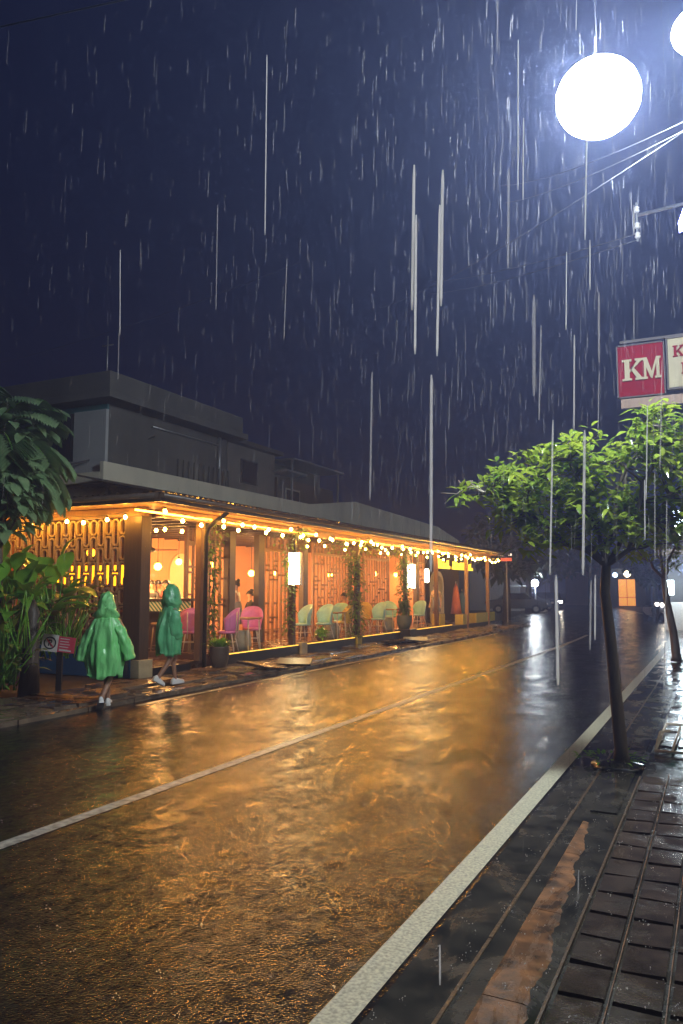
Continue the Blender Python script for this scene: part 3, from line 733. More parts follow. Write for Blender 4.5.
def head_features(body, c, fwd, skin_i=0, eye_i=None):
    """nose, ears, brow and mouth as small shaped pieces merged into the body mesh"""
    bm = bmesh.new(); bm.from_mesh(body.data); fwd = Vector(fwd).normalized(); side = fwd.cross(Vector((0,0,1))).normalized(); c = Vector(c)
    def blob(p, s, k):
        r = bmesh.ops.create_icosphere(bm, subdivisions=1, radius=1, matrix=Matrix.Translation(p) @ Matrix((side, fwd, Vector((0,0,1)))).transposed().to_4x4() @ Matrix.Diagonal((*s,1)))
        for f in {f for v in r['verts'] for f in v.link_faces}: f.material_index = k; f.smooth = True
    blob(c+fwd*.10-Vector((0,0,.01)), (.014,.022,.025), skin_i)
    for s in (-1,1):
        blob(c+side*.088*s, (.012,.022,.032), skin_i)
        blob(c+fwd*.088+side*.032*s+Vector((0,0,.018)), (.014,.008,.009), eye_i if eye_i is not None else skin_i)
    blob(c+fwd*.09-Vector((0,0,.048)), (.024,.008,.008), skin_i)
    bm.to_mesh(body.data); bm.free()
E_BASE = [('pelvis','belly'),('belly','chest'),('chest','neck'),('neck','jaw'),('jaw','skull'),
          ('chest','shL'),('shL','elL'),('elL','wrL'),('wrL','paL'),('chest','shR'),('shR','elR'),('elR','wrR'),('wrR','paR'),
          ('pelvis','hipL'),('hipL','knL'),('knL','anL'),('anL','toL'),('pelvis','hipR'),('hipR','knR'),('knR','anR'),('anR','toR')]
def joints_std(P, k=1.0):
    rr = dict(pelvis=.135,belly=.12,chest=.135,neck=.052,jaw=.078,skull=.088,shL=.065,elL=.042,wrL=.027,paL=.034,hipL=.095,knL=.055,anL=.038,toL=.035)
    return {n: (tuple(P[n]), rr.get(n, rr.get(n[:-1]+'L', .05))*k) for n in P}
def add_fingers(J, E, side, k=1):
    w = Vector(J['wr'+side][0]); p = Vector(J['pa'+side][0]); d = (p-w).normalized(); s = d.cross(Vector((0,0,1)))
    if s.length < .2: s = Vector((1,0,0))
    s.normalize(); dn = Vector((0,0,-1)) if abs(d.z) < .7 else Vector((0,1,0))
    for i, L_ in enumerate((.055,.065,.06,.048)):
        a = p+s*(.024-.016*i)+d*.02; m = a+d*L_*.6+dn*.01; e = m+d*L_*.45+dn*.022
        for nm, q, r in (('f%d%sa'%(i,side),a,.0095),('f%d%sb'%(i,side),m,.0088),('f%d%sc'%(i,side),e,.0075)): J[nm] = (tuple(q), r)
        E += [('pa'+side,'f%d%sa'%(i,side)),('f%d%sa'%(i,side),'f%d%sb'%(i,side)),('f%d%sb'%(i,side),'f%d%sc'%(i,side))]
    a = p+s*.04; J['th%sa'%side] = (tuple(a), .011); J['th%sb'%side] = (tuple(a+d*.035+s*.015), .009); E += [('pa'+side,'th%sa'%side),('th%sa'%side,'th%sb'%side)]
REG = lambda top, leg, skin, sleeve: [('neck','jaw',skin),('jaw','skull',skin),('chest','belly',top),('belly','pelvis',leg),('chest','shL',top),('chest','shR',top),
    ('shL','elL',sleeve),('shR','elR',sleeve),('elL','wrL',skin),('elR','wrR',skin),('wrL','paL',skin),('wrR','paR',skin),
    ('pelvis','hipL',leg),('pelvis','hipR',leg),('hipL','knL',leg),('hipR','knR',leg),('knL','anL',skin),('knR','anR',skin),('anL','toL',skin),('anR','toR',skin)]
def hair(parent, c, r, fwd=(0,1,0), bun=False, long_=0):
    b = MB(); f = Vector(fwd).normalized(); vs=[]; fs=[]; n=14; k=8; c = Vector(c)-f*.012+Vector((0,0,.012))
    side = f.cross(Vector((0,0,1)))
    for i in range(k+1):
        for j in range(n):
            q = 2*PI*j/n; back = -math.cos(q); ph = (PI*.5+ (.5 if back > 0 else -.15)*abs(back))*i/k
            d = side*math.sin(q)*math.sin(ph)+f*math.cos(q)*math.sin(ph)+Vector((0,0,1))*math.cos(ph)
            vs.append(c+d*(r*(1+.04*math.sin(9*q))) - (Vector((0,0,1))*long_*max(0,back)*(i/k)**2))
    for i in range(k):
        for j in range(n): fs.append((i*n+j,(i+1)*n+j,(i+1)*n+(j+1)%n,i*n+(j+1)%n))
    b.add(vs,fs,True)
    if bun: b.ball(tuple(c-f*.05+Vector((0,0,r*.98))), .055, 10, 6)
    return b.build('hair', M['hair'], parent)
def shoe(parent, ank, toe, lift, name='shoe', roll=0):
    """trainer: sole + upper, ankle at ank, pointing along toe"""
    f = Vector(toe).normalized(); side = f.cross(Vector((0,0,1))).normalized(); up = side.cross(f)
    b = MB(); prof = [(-.075,.028,.05),(-.04,.036,.085),(.01,.037,.088),(.06,.040,.062),(.11,.043,.048),(.15,.038,.038),(.175,.018,.022)]
    vs=[]; n=10
    for (x,w,h) in prof:
        for j in range(n):
            q = PI*j/(n-1); vs.append(Vector(ank)+f*x+side*(math.cos(q)*w)+up*(-.062+h*math.sin(q)**.8+.018))
    fs=[(i*n+j,i*n+j+1,(i+1)*n+j+1,(i+1)*n+j) for i in range(len(prof)-1) for j in range(n-1)]
    fs += [tuple(range(n))[::-1], tuple((len(prof)-1)*n+j for j in range(n))]
    b.add(vs,fs,True); u = b.build(name, M['shoe'], parent)
    b = MB(); vs=[]
    for z in (0,.02):
        for (x,w,h) in prof: vs.append(Vector(ank)+f*x+side*(w+.004)+up*(-.066+z))
        for (x,w,h) in prof[::-1]: vs.append(Vector(ank)+f*x-side*(w+.004)+up*(-.066+z))
    n=2*len(prof); fs=[tuple(range(n))[::-1],tuple(range(n,2*n))]+[(i,(i+1)%n,n+(i+1)%n,n+i) for i in range(n)]
    b.add(vs,fs); b.build('sole', M['shoe'], u)
    b = MB(); b.box(-.03,.03,.0,.004,0,.02, Matrix.Translation(Vector(ank)+f*.03+up*.03) @ Matrix((side,f,up)).transposed().to_4x4()); b.build('laces', M['lace'], u)

def plastic(name, c1, c2):
    m = mat(name, c1, .2, noise=(4, c2, .25), bump=(14, .7, .04), stretch=(1,1,.4), transl=.26, spec=.9); nt = m.node_tree; L = nt.links
    out = nt.nodes['Material Output']; src = out.inputs['Surface'].links[0].from_socket
    t = nt.nodes.new('ShaderNodeBsdfTransparent'); t.inputs[0].default_value = (.75,1,.8,1); x = nt.nodes.new('ShaderNodeMixShader'); x.inputs[0].default_value = .16
    L.new(src, x.inputs[1]); L.new(t.outputs[0], x.inputs[2]); L.new(x.outputs[0], out.inputs['Surface']); return m
M['poncho'] = plastic('thin_green_plastic', (.24,.90,.27), (.42,.96,.42)); M['poncho_d'] = plastic('thin_dark_green_plastic', (.13,.66,.28), (.24,.78,.4))
def crease(v, sc, sd): 
    p = Vector(v)*sc+Vector((sd*3.1,sd*1.7,0)); p.z *= .5
    return 1-2*abs(mnoise.noise(p)) - .5
def poncho(parent, m, H, hem, prof, sleeves, hood_c, hood_r, fwd, seed=0, lean=0):
    """one-piece plastic raincoat: skirted body, two wide sleeves, pointed hood"""
    random.seed(seed); b = MB(); n = 84; ph = [U(0,6.28) for _ in range(4)]; vs=[]; fs=[]
    rings = []
    for i in range(37):
        f = i/36; z = hem+(H-hem)*f
        for a, c in zip(prof, prof[1:]):
            if a[0] <= f <= c[0]:
                t_ = (f-a[0])/(c[0]-a[0]); t_ = t_*t_*(3-2*t_); rx = a[1]+(c[1]-a[1])*t_; ry = a[2]+(c[2]-a[2])*t_; oy = a[3]+(c[3]-a[3])*t_
        fold = .055*(1-f)**.9+.018
        for j in range(n):
            q = 2*PI*j/n
            w = 1+fold*1.25*(.8*math.sin(7*q+ph[0]+2.2*f)+.6*math.sin(11*q+ph[1]-3*f)+.55*math.sin(17*q+ph[2]))+.10*mnoise.noise(Vector((math.cos(q)*2.2,math.sin(q)*2.2,f*5+seed)))+.075*crease((math.cos(q)*rx,math.sin(q)*ry,z),9,seed)*min(1,(1.05-f)*4)
            zz = z + (.03*math.sin(3*q+ph[3])+.012*math.sin(9*q) if i == 0 else 0)
            vs.append((math.cos(q)*rx*w+lean*f, math.sin(q)*ry*w+oy, zz))
    for i in range(36):
        for j in range(n): fs.append((i*n+j,i*n+(j+1)%n,(i+1)*n+(j+1)%n,(i+1)*n+j))
    b.add(vs,fs,True)
    for pts, rad in sleeves:
        P=[Vector(p) for p in pts]; path=[]; rr=[]
        for i in range(len(P)-1):
            for k in range(7): f=k/7; path.append(P[i].lerp(P[i+1],f)); rr.append((rad[i]+(rad[i+1]-rad[i])*f)*(1+.05*math.sin(k*1.3+i*3)))
        path.append(P[-1]); rr.append(rad[-1]); s0=len(b.v); b.tube(path, rr, 28, cap=False, squash=.72)
        for i in range(len(path)):
            for j in range(28):
                v=Vector(b.v[s0+i*28+j]); d=v-path[i]; v=path[i]+d*(1+.07*math.sin(5*j*2*PI/28+i*.4)); b.v[s0+i*28+j]=tuple(v+d*.22*crease(v,11,seed))
    # hood: egg with an opening toward the face
    c=Vector(hood_c); f=Vector(fwd).normalized(); side=f.cross(Vector((0,0,1))).normalized(); up=Vector((0,0,1)); vs=[]; fs=[]; n=40; k=20
    for i in range(k+1):
        a = PI*(i/k)*.80                              # from the back pole towards the face opening
        for j in range(n):
            q=2*PI*j/n; rad=hood_r*math.sin(a)**.85*(1+.035*math.sin(6*q+i*.5))
            v=c - f*(hood_r*1.0*math.cos(a)) + side*(math.cos(q)*rad*.86) + up*(math.sin(q)*rad*1.15)
            if math.sin(q) > .6: v += up*(.05*math.sin(a))
            if math.sin(q) < -.3: v += side*(math.cos(q)*rad*.45)-up*(.05*math.sin(a))
            v += (v-c)*.12*crease(v,13,seed)
            vs.append(v)
    for i in range(k):
        for j in range(n): fs.append((i*n+j,(i+1)*n+j,(i+1)*n+(j+1)%n,i*n+(j+1)%n))
    b.add(vs,fs,True)
    o = b.build('rain_poncho', m, parent); sd = o.modifiers.new('t','SOLIDIFY'); sd.thickness=.004; return o

def walker(name_label, loc, rz, P, m, prof, sleeves, hem, H, hood_c, hood_r, seed, lifts, toes):
    t = thing('person', name_label, 'person', loc, rz, 'people walking in green raincoats')
    J = joints_std(P, .93); E = list(E_BASE)
    for s in 'LR': add_fingers(J, E, s)
    reg = [(a,b,0) for a,b in E]
    body = skin_body(J, E, [M['skin_d'], M['hair']], reg, 'body', t)
    hc = Vector(P['jaw']).lerp(Vector(P['skull']), .6); head_features(body, hc, (0,1,0), 0, 1)
    hair(t, hc, .105)
    poncho(t, m, H, hem, prof, sleeves, hood_c, hood_r, (0,1,-.1), seed)
    for s, tv in zip('LR', toes): shoe(t, Vector(P['an'+s]), tv, 0)
    return t
def lower(P, s, hip, kn, an, to): P['hip'+s],P['kn'+s],P['an'+s],P['to'+s] = hip,kn,an,to
# nearer walker: back to us, right leg planted, left leg swung behind it
P = dict(pelvis=(0,0,.82),belly=(0,.01,.98),chest=(0,.02,1.16),neck=(0,.03,1.30),jaw=(0,.05,1.37),skull=(0,.045,1.45),
  shL=(-.16,.02,1.22),elL=(-.27,.0,.99),wrL=(-.33,.06,.80),paL=(-.34,.08,.74),shR=(.16,.02,1.22),elR=(.27,-.03,.99),wrR=(.33,-.0,.80),paR=(.34,.01,.74))
lower(P,'L',(-.08,0,.78),(-.02,.26,.46),(.02,.22,.09),(.02,.32,.04)); lower(P,'R',(.08,0,.78),(.07,.04,.43),(-.02,-.14,.14),(-.03,-.04,.05))
prof = [(0,.22,.19,0),(.3,.255,.20,0),(.55,.235,.18,0),(.8,.195,.15,.01),(.93,.16,.12,.02),(1,.07,.07,.03)]
slv = [([(-.11,.02,1.22),(-.21,.0,1.06),(-.29,.0,.86),(-.34,.03,.68)],[.085,.095,.10,.095]), ([(.11,.02,1.22),(.21,-.02,1.06),(.29,-.02,.86),(.34,-.01,.68)],[.085,.095,.10,.095])]
p1y = 8.85
walker('person in a bright green hooded raincoat, back turned, walking nearest the parking sign', (-7.76,8.52,.004), math.radians(33), P, M['poncho'], prof, slv, .45, 1.31,
       (0,.02,1.40), .145, 3, None, [(0,1,0),(-.25,.8,-.5)])
P = dict(pelvis=(0,0,.86),belly=(0,.02,1.02),chest=(0,.04,1.20),neck=(0,.06,1.35),jaw=(0,.09,1.42),skull=(0,.085,1.50),
  shL=(-.15,.04,1.26),elL=(-.17,.02,1.0),wrL=(-.14,.2,.92),paL=(-.12,.26,.92),shR=(.15,.04,1.26),elR=(.18,-.02,1.02),wrR=(.16,.08,.82),paR=(.15,.1,.76))
lower(P,'L',(-.08,0,.82),(-.07,.16,.47),(-.06,.20,.085),(-.06,.31,.04)); lower(P,'R',(.08,0,.82),(.07,.02,.45),(.06,-.22,.15),(.06,-.13,.07))
prof = [(0,.19,.19,.03),(.3,.205,.215,.02),(.55,.19,.20,.02),(.8,.17,.16,.04),(.93,.15,.12,.05),(1,.07,.07,.06)]
slv = [([(-.12,.04,1.24),(-.17,.03,1.1),(-.17,.08,.95),(-.13,.2,.9)],[.09,.10,.10,.085]), ([(.12,.04,1.24),(.18,.0,1.1),(.19,.02,.92),(.17,.08,.80)],[.09,.10,.105,.095])]
walker('person in a darker green hooded raincoat striding past the first post, seen side on', (-8.33,10.62,.06), math.radians(-18), P, M['poncho_d'], prof, slv, .52, 1.36,
       (0,.06,1.46), .155, 5, None, [(0,1,.05),(0,.85,-.45)])

def patron(label, loc, rz, seated, top, leg, skin='skin', arms='down', bun=False, long_=0, sleeve=1, group=None):
    t = thing('person', label, 'person', loc, rz, group)
    if seated:
        b = .45; P = dict(pelvis=(0,0,b+.1),belly=(0,0,b+.27),chest=(0,.02,b+.45),neck=(0,.03,b+.6),jaw=(0,.05,b+.67),skull=(0,.045,b+.75))
        lower(P,'L',(-.09,.02,b+.09),(-.10,.42,b+.06),(-.10,.40,.09),(-.10,.52,.04)); lower(P,'R',(.09,.02,b+.09),(.10,.42,b+.06),(.10,.38,.09),(.10,.50,.04)); sh = b+.50
    else:
        P = dict(pelvis=(0,0,.90),belly=(0,0,1.05),chest=(0,.01,1.23),neck=(0,.02,1.38),jaw=(0,.04,1.45),skull=(0,.035,1.53))
        lower(P,'L',(-.08,0,.86),(-.08,.02,.48),(-.08,0,.08),(-.08,.12,.04)); lower(P,'R',(.08,0,.86),(.08,.02,.48),(.08,0,.08),(.08,.12,.04)); sh = 1.29
    for s, k in (('L',-1),('R',1)):
        P['sh'+s]=(k*.16,.02,sh)
        if arms == 'table': P['el'+s]=(k*.22,.12,sh-.24); P['wr'+s]=(k*.13,.33,sh-.22); P['pa'+s]=(k*.11,.39,sh-.22)
        elif arms == 'front': P['el'+s]=(k*.24,.02,sh-.26); P['wr'+s]=(k*.14,.24,sh-.20); P['pa'+s]=(k*.11,.30,sh-.18)
        else: P['el'+s]=(k*.23,0,sh-.27); P['wr'+s]=(k*.25,.06,sh-.50); P['pa'+s]=(k*.25,.08,sh-.57)
    J = joints_std(P); E = list(E_BASE)
    for s in 'LR': add_fingers(J, E, s)
    reg = REG(1,2,0,sleeve)+[(a,b,0) for a,b in E if a.startswith(('pa','f','th'))]
    body = skin_body(J, E, [M[skin], top, leg, M['hair']], reg, 'body', t)
    hc = Vector(P['jaw']).lerp(Vector(P['skull']), .6); head_features(body, hc, (0,1,0), 0, 3)
    hair(t, hc, .108, bun=bun, long_=long_)
    if not seated and leg is M['skirt']:
        b_ = MB(); b_.lathe((0,0,.48),[(.20,0),(.19,.2),(.165,.42),(.14,.55)],18,1,.8,jit=lambda q,i:.04*math.sin(7*q)); o = b_.build('skirt', leg, t)
    return t
def pp(px, X, z=Z): return (X, yat(px, X), z)
patron('waitress in a sleeveless cream top and grey skirt standing behind the pink chairs', pp(237,-11.45), 1.9, False, M['tshirt'], M['skirt'], arms='front', bun=True, sleeve=0)
patron('seated diner in black beside the waitress', pp(251,-12.0,.35), 2.4, True, M['blackcloth'], M['blackcloth'], arms='table', bun=True)
patron('seated diner in a tan shirt at the second cafe table', pp(345,-10.7), 2.2, True, M['tancloth'], M['tancloth'], arms='table')
patron('seated diner in a red top behind the mustard chair', pp(353,-10.95), 4.0, True, M['redcloth'], M['tancloth'], arms='table', long_=.1)
for i,(px,X,lab,c_) in enumerate(((151,-12.9,'dark clad guest seated behind the left end of the bar','blackcloth'),(159,-12.9,'guest in red seated behind the middle of the bar','redcloth'),(167,-12.7,'dark haired guest seated behind the right end of the bar','blackcloth'))):
    patron(lab, pp(px,X,.62), 3.6-.4*i, True, M[c_], M['blackcloth'], skin='skin_d', arms='table', group='guests behind the bar')
patron('person in tan standing under the far entrance arch', pp(436,-10.6), 3.0, False, M['tancloth'], M['skirt'], arms='down')
# bench the bar guests sit on
b = MB(); b.box(-.15,3.1,-.3,.3,.9,1.0); b.box(0,.1,-.2,.2,.28,.9); b.box(2.8,2.9,-.2,.2,.28,.9)
o = b.build('wood_bench', M['wood_d'], loc=(-14.3, 16.4, 0)); o.scale=(.7,1,1); tag(o,'high dark wood bench behind the bar','bench')

# ------------------------------------------------------------------ plants
def vine(px, X, z0, z1, r, n, label, wide_top=.5, L=.125):
    y = yat(px, X); t = thing('climbing_vine', label, 'vine', (X, y, z0), 0, 'vines on the restaurant posts')
    b = MB(); h = z1-z0
    for k in range(3): b.tube([(r*.35*math.cos(q_*7+k*2.1),r*.35*math.sin(q_*7+k*2.1),h*q_) for q_ in [i/16 for i in range(17)]],.011,5)
    b.build('stems', M['bark'], t)
    b = MB()
    for i in range(n):
        f = R()**.9; z = h*f; rr = r*(.55+.5*math.sin(f*9+px)**2+ (wide_top if f > .84 else 0))*U(.3,1)
        q = U(0,2*PI); p = (math.cos(q)*rr, math.sin(q)*rr*(1.2 if f<.84 else 2.2), z)
        b.leaf(p, (math.cos(q)+U(-.6,.6), math.sin(q)+U(-.6,.6), U(-.7,.5)), (0,0,1), L*U(.7,1.3), L*.55, .3, .2, 1)
    b.build('leaves', M['leafd'], t); return t
random.seed(31)
vine(212,-9.72,.3,3.1,.16,480,'thin vine climbing beside the first post')
vine(290,-9.75,.5,3.1,.18,420,'thin vine around the post with the nearer lit sign box',1.2)
vine(355,-9.65,.3,3.15,.34,1300,'dense bushy vine covering the post in the middle of the terrace',.9)
vine(404,-9.65,.9,3.15,.30,1000,'dense vine rising from the round pot near the far entrance',.9)
vine(299,-9.2,2.9,3.2,.2,90,'trailing vine clinging under the eave above the nearer sign box',.4)
def pot_plant(loc, r, h, label, grassy, lm, n, potm, ph=.35, L=.3, name='potted_plant'):
    t = thing(name, label, 'potted plant', loc, 0)
    b = MB(); b.lathe((0,0,0),[(r*.7,0),(r*.98,ph*.5),(r,ph*.92),(r*1.06,ph),(r*.9,ph),(r*.88,ph*.9),(.01,ph*.88)],20); b.build('pot', potm, t)
    b = MB()
    for i in range(n):
        q = U(0,2*PI); rr = r*U(0,.8); p = (math.cos(q)*rr*.6, math.sin(q)*rr*.6, ph*.88+(0 if grassy else h*R()**.7*.7))
        b.leaf(p, (math.cos(q)*U(.2,1), math.sin(q)*U(.2,1), U(.7,1.6) if grassy else U(-.2,1)), (0,0,1), L*U(.7,1.3), .035 if grassy else L*.4, .5, .2, 2)
    b.build('foliage', lm, t)
    if not grassy: b = MB(); b.tube([(0,0,ph*.8),(0,.02,ph+h*.6)],.015,6); b.build('stem', M['bark'], t)
    return t
random.seed(33)
pot_plant((-9.3,13.55,.05),.2,.4,'dark pot of grassy leaves at the foot of the first post',True,M['leafb'],150,M['drum'],.45,.42)
pot_plant((-9.75,yat(322,-9.75),.28),.16,.3,'low bushy green plant on the terrace edge in front of the mint chairs',False,M['leafb'],190,M['drum'],.12,.16)
pot_plant((-9.55,yat(404,-9.55),.35),.26,.7,'round glazed pot of dense foliage on a black plinth by the kerb',False,M['leafd'],320,M['potg'],.45,.18)
b = MB(); b.box(-.28,.28,-.28,.28,0,.33); o = b.build('plinth', M['black'], loc=(-9.5,yat(404,-9.55),.02), bevel=.015); tag(o,'black square plinth under the round glazed pot','plinth')
for (x,ya,yb,h,lab) in ((-9.9,32.0,32.9,.42,'short yellow planter box beside the first pale post'),(-9.9,34.0,37.2,.42,'long yellow planter box at the far end of the terrace'),(-10.1,29.6,30.2,.5,'small yellow planter box near the far entrance')):
    t = thing('planter_box', lab, 'planter', (x,ya,.2), 0, 'yellow planter boxes at the far end')
    b = MB(); L_=yb-ya; b.box(-.18,.18,0,L_,0,h); b.build('box', M['yellow'], t, bevel=.01)
    b = MB(); b.box(-.15,.15,.03,L_-.03,h,h+.01); b.build('soil', M['drum'], t)
for X,px,m_,h,lab in ((-11.0,456,'conec',1.75,'folded orange parasol at the far end of the terrace'),(-11.0,462,'bluec',1.4,'folded blue parasol beside the orange one')):
    t = thing('folded_parasol', lab, 'parasol', (X,yat(px,X),.2),0,'folded parasols')
    b = MB(); b.lathe((0,0,.35),[(.26,0),(.22,.3),(.12,h-.6),(.02,h-.35)],14,jit=lambda q,i:.12*math.sin(7*q)); b.build('canopy',M[m_],t)
    b = MB(); b.tube([(0,0,.03),(0,0,h+.1)],.02,8); b.build('pole',M['chairleg'],t)
    b = MB(); b.lathe((0,0,0),[(.25,0),(.25,.06),(.05,.09)],14); b.build('base',M['drum'],t)

# street tree generator
def branch(b, a, c, r0, r1, wob=.05, n=6):
    a, c = Vector(a), Vector(c); L_=(c-a).length; pts=[]
    for i in range(n+1):
        f=i/n; p=a.lerp(c,f)+Vector((U(-1,1),U(-1,1),U(-.5,1)))*wob*L_*math.sin(PI*f); pts.append(p)
    b.tube(pts,[r0+(r1-r0)*i/n for i in range(n+1)],7); return pts
def street_tree(label, base, trunk, forks, clusters, leafL, lm, seed, tr=(.10,.055), per=(9,14), group='street trees on the right pavement', twigs=()):
    random.seed(seed); t = thing('street_tree', label, 'tree', base, 0, group)
    b = MB(); b.tube(trunk,[tr[0]*1.4]+[tr[0]+(tr[1]-tr[0])*i/(len(trunk)-2) for i in range(len(trunk)-1)],12); top=Vector(trunk[-1])
    limbs=[]
    for f in forks: limbs.append(branch(b, top, f, tr[1]*.62, .016, .07))
    allp=[p for l in limbs for p in l[1:]]
    for c in clusters:
        c=Vector(c); q=min(allp,key=lambda p:(p-c).length+max(0,p.z-c.z)*.5); branch(b,q,c,.011,.005,.08,4)
    b.build('trunk', M['bark'], t)
    b = MB()
    for c in clusters:
        c=Vector(c)
        for i in range(random.randint(*per)):
            q=U(0,2*PI); el=U(-.55,.9); d=Vector((math.cos(q)*math.cos(el),math.sin(q)*math.cos(el),math.sin(el)))
            o=c+Vector((U(-1,1),U(-1,1),U(-.9,.8)))*leafL*.8
            b.leaf(o, d, (U(-.4,.4),U(-.4,.4),1), leafL*U(.65,1.25), leafL*U(.32,.42), U(.05,.5), U(.15,.45), 3)
    b.build('crown', lm, t)
    if twigs:
        b = MB()
        for a,c in twigs: branch(b,a,c,.011,.004,.12,7)
        b.build('bare_twigs', M['twig'], t)
    return t
random.seed(41)
def crown_pts():
    out=[]
    B=(-.88,7.85)
    def blob(cx,cy,cz,rx,ry,rz,n):
        k=0
        while k<n:
            v=Vector((U(-1,1),U(-1,1),U(-1,1)))
            if .35 < v.length < 1: out.append((cx+v.x*rx-B[0], cy+v.y*ry-B[1], cz+v.z*rz)); k+=1
    blob(-2.05,7.6,2.62,.38,.4,.16,14); blob(-1.62,7.8,2.72,.42,.5,.24,26); blob(-1.18,7.8,2.92,.40,.55,.28,24)
    blob(-.75,7.85,2.80,.45,.6,.40,24); blob(-.3,7.9,3.0,.42,.6,.42,28); blob(-.42,7.85,3.16,.26,.4,.2,10)
    blob(.25,7.9,2.95,.45,.6,.4,26); blob(-1.05,7.7,2.4,.42,.4,.2,22); blob(-1.5,7.7,2.40,.34,.3,.14,14); blob(-.35,8.0,2.42,.45,.4,.22,22); blob(-.9,7.6,2.2,.35,.3,.12,10); blob(.1,7.8,2.5,.45,.4,.3,22); blob(-.8,7.75,2.12,.5,.3,.14,12); blob(-1.85,7.6,2.38,.32,.3,.14,10); blob(-1.45,7.6,2.12,.3,.25,.12,9); blob(-1.3,7.7,2.2,.3,.3,.12,8); blob(-.2,7.8,2.15,.35,.3,.2,12)
    return out
street_tree('small leafy street tree beside the white line, nearest the camera', (-.88,7.85,.03),
    [(0,0,0),(.0,.0,.12),(-.03,0,.6),(-.06,.02,1.1),(-.10,.0,1.6),(-.08,0,1.85)],
    [(-1.15,-.2,2.6),(-.75,.25,2.75),(-.35,-.3,2.85),(.1,.35,2.85),(.45,-.2,2.95),(.9,.2,2.8),(.3,.1,3.2),(-.5,-.1,2.35)],
    crown_pts(), .14, M['leafm'], 43, (.062,.042), (10,17), twigs=(((-1.15,-.2,2.6),(-1.62,-.3,2.60)),((-1.2,-.2,2.6),(-1.5,-.1,2.75)),((-.3,.0,2.4),(-.75,-.2,2.15)),((-.1,-.05,1.9),(-.02,-.1,2.35))))
cl=[]; random.seed(44)
while len(cl)<60:
    v=Vector((U(-1,1),U(-1,1),U(-1,1)))
    if v.length<1: cl.append((-.35+v.x*.85,v.y*.8,2.75+v.z*.75))
street_tree('second leafy street tree further along the right kerb', (-.93,19.6,.03), [(0,0,0),(0,0,.12),(-.05,0,.7),(-.16,.02,1.4),(-.2,0,1.9)],
    [(-.8,.2,2.6),(.2,-.3,2.9),(-.3,.3,3.1)], cl, .16, M['leafm'], 45, (.10,.06), (8,12))
# soil collar and low lit greenery at the foot of the near tree
b=MB(); b.lathe((0,0,0),[(.26,0),(.2,.02),(.13,.035),(.08,.05)],18,jit=lambda q,i:.1*math.sin(5*q)); o=b.build('tree_pit', M['conc'], loc=(-.9,7.85,.02)); tag(o,'muddy mound of soil round the foot of the nearest tree','soil mound')
b=MB()
for i in range(60): q=U(0,6.28); b.leaf((math.cos(q)*U(.1,.3),math.sin(q)*U(.1,.3),.02),(math.cos(q),math.sin(q),U(.2,1)),(0,0,1),U(.06,.14),.03,.4,.2,1)
o=b.build('weeds', M['leafb'], loc=(-1.0,7.95,.05)); tag(o,'patch of weeds at the foot of the nearest street tree','weeds',kind='stuff')

# left planting
def palm(loc, label, n, L0, seed, tilt0, th, azr):
    random.seed(seed); t=thing('palm_tree', label, 'palm', loc); b=MB(); b.tube([(0,0,0),(.05,0,th*.5),(0,.03,th)],[.15,.12,.10],12); b.build('trunk',M['bark'],t)
    b=MB(); s=MB()
    for k in range(n):
        az=azr[0]+(azr[1]-azr[0])*k/(n-1)+U(-.15,.15); el=U(-.25,1.35); Lf=L0*U(.85,1.15)
        d=Vector((math.cos(az)*math.cos(el),math.sin(az)*math.cos(el),math.sin(el))); p=Vector((0,0,th)); pts=[p.copy()]; N_=26
        for i in range(N_):
            d=(d+Vector((0,0,-1))*.045*(1+i/N_)).normalized(); p=p+d*(Lf/N_); pts.append(p.copy())
            if i>3:
                f=i/N_; side=d.cross(Vector((0,0,1))).normalized(); ll=.52*math.sin(PI*min(1,f*.85+.12))+.1
                for sg in (-1,1): b.leaf(p, side*sg*.9+d*.75+Vector((0,0,.15)), (0,0,1), ll*U(.9,1.1), .125, .5, .4, 3)
        s.tube(pts,[.022*(1-i/(N_+1))+.004 for i in range(N_+1)],6)
    s.build('frond_stems',M['leafb'],t); b.build('crown',M['leafp'],t); return t
palm((-10.85,8.9,0),'large grey green palm with arching broad leaflets in front of the cell screen',74,1.45,51,.5,3.95,(-.9,11.5))
def broad(loc, label, n, L0, seed, lm, zr, W=.24, name='broadleaf_plant'):
    random.seed(seed); t=thing(name, label, 'plant', loc); b=MB(); s=MB()
    for k in range(n):
        az=U(0,2*PI); el=U(.35,1.3); z=U(*zr); p=Vector((U(-.15,.15),U(-.15,.15),z*.5)); d=Vector((math.cos(az)*math.cos(el),math.sin(az)*math.cos(el),math.sin(el)))
        q=p+d*U(.25,.6)+Vector((0,0,z*.4)); s.tube([p,q],[.014,.008],6)
        L_=L0*U(.7,1.2); b.leaf(q, d, (0,0,1), L_, W*U(.8,1.2)*L_/L0, .45, .25, 6)
    b.build('leaves', lm, t); s.build('stems', M['leafb'], t); return t
broad((-9.95,9.45,.0),'broad bright green banana like plant beside the parking sign',30,.8,52,M['leafb'],(1.0,1.8),.36)
broad((-10.4,9.15,.0),'taller broad leaved plant under the palm',30,.85,53,M['leafb'],(1.1,2.0),.34)
broad((-10.0,8.75,.0),'low yellow green croton shrub at the left edge',110,.34,54,M['leafy'],(.2,1.0),.10,'croton_shrub')
broad((-9.72,9.75,.0),'lobed pale green leaves drooping above the parking sign',34,.36,55,M['leafy'],(1.0,1.5),.2)
random.seed(62)
t=thing('small_leafy_tree','small tree of rounded mid green leaves in front of the palm','tree',(-10.2,8.75,0))
b=MB(); b.tube([(0,0,0),(.03,0,1.2),(-.02,.02,2.6),(0,0,3.4)],[.08,.06,.045,.02],8)
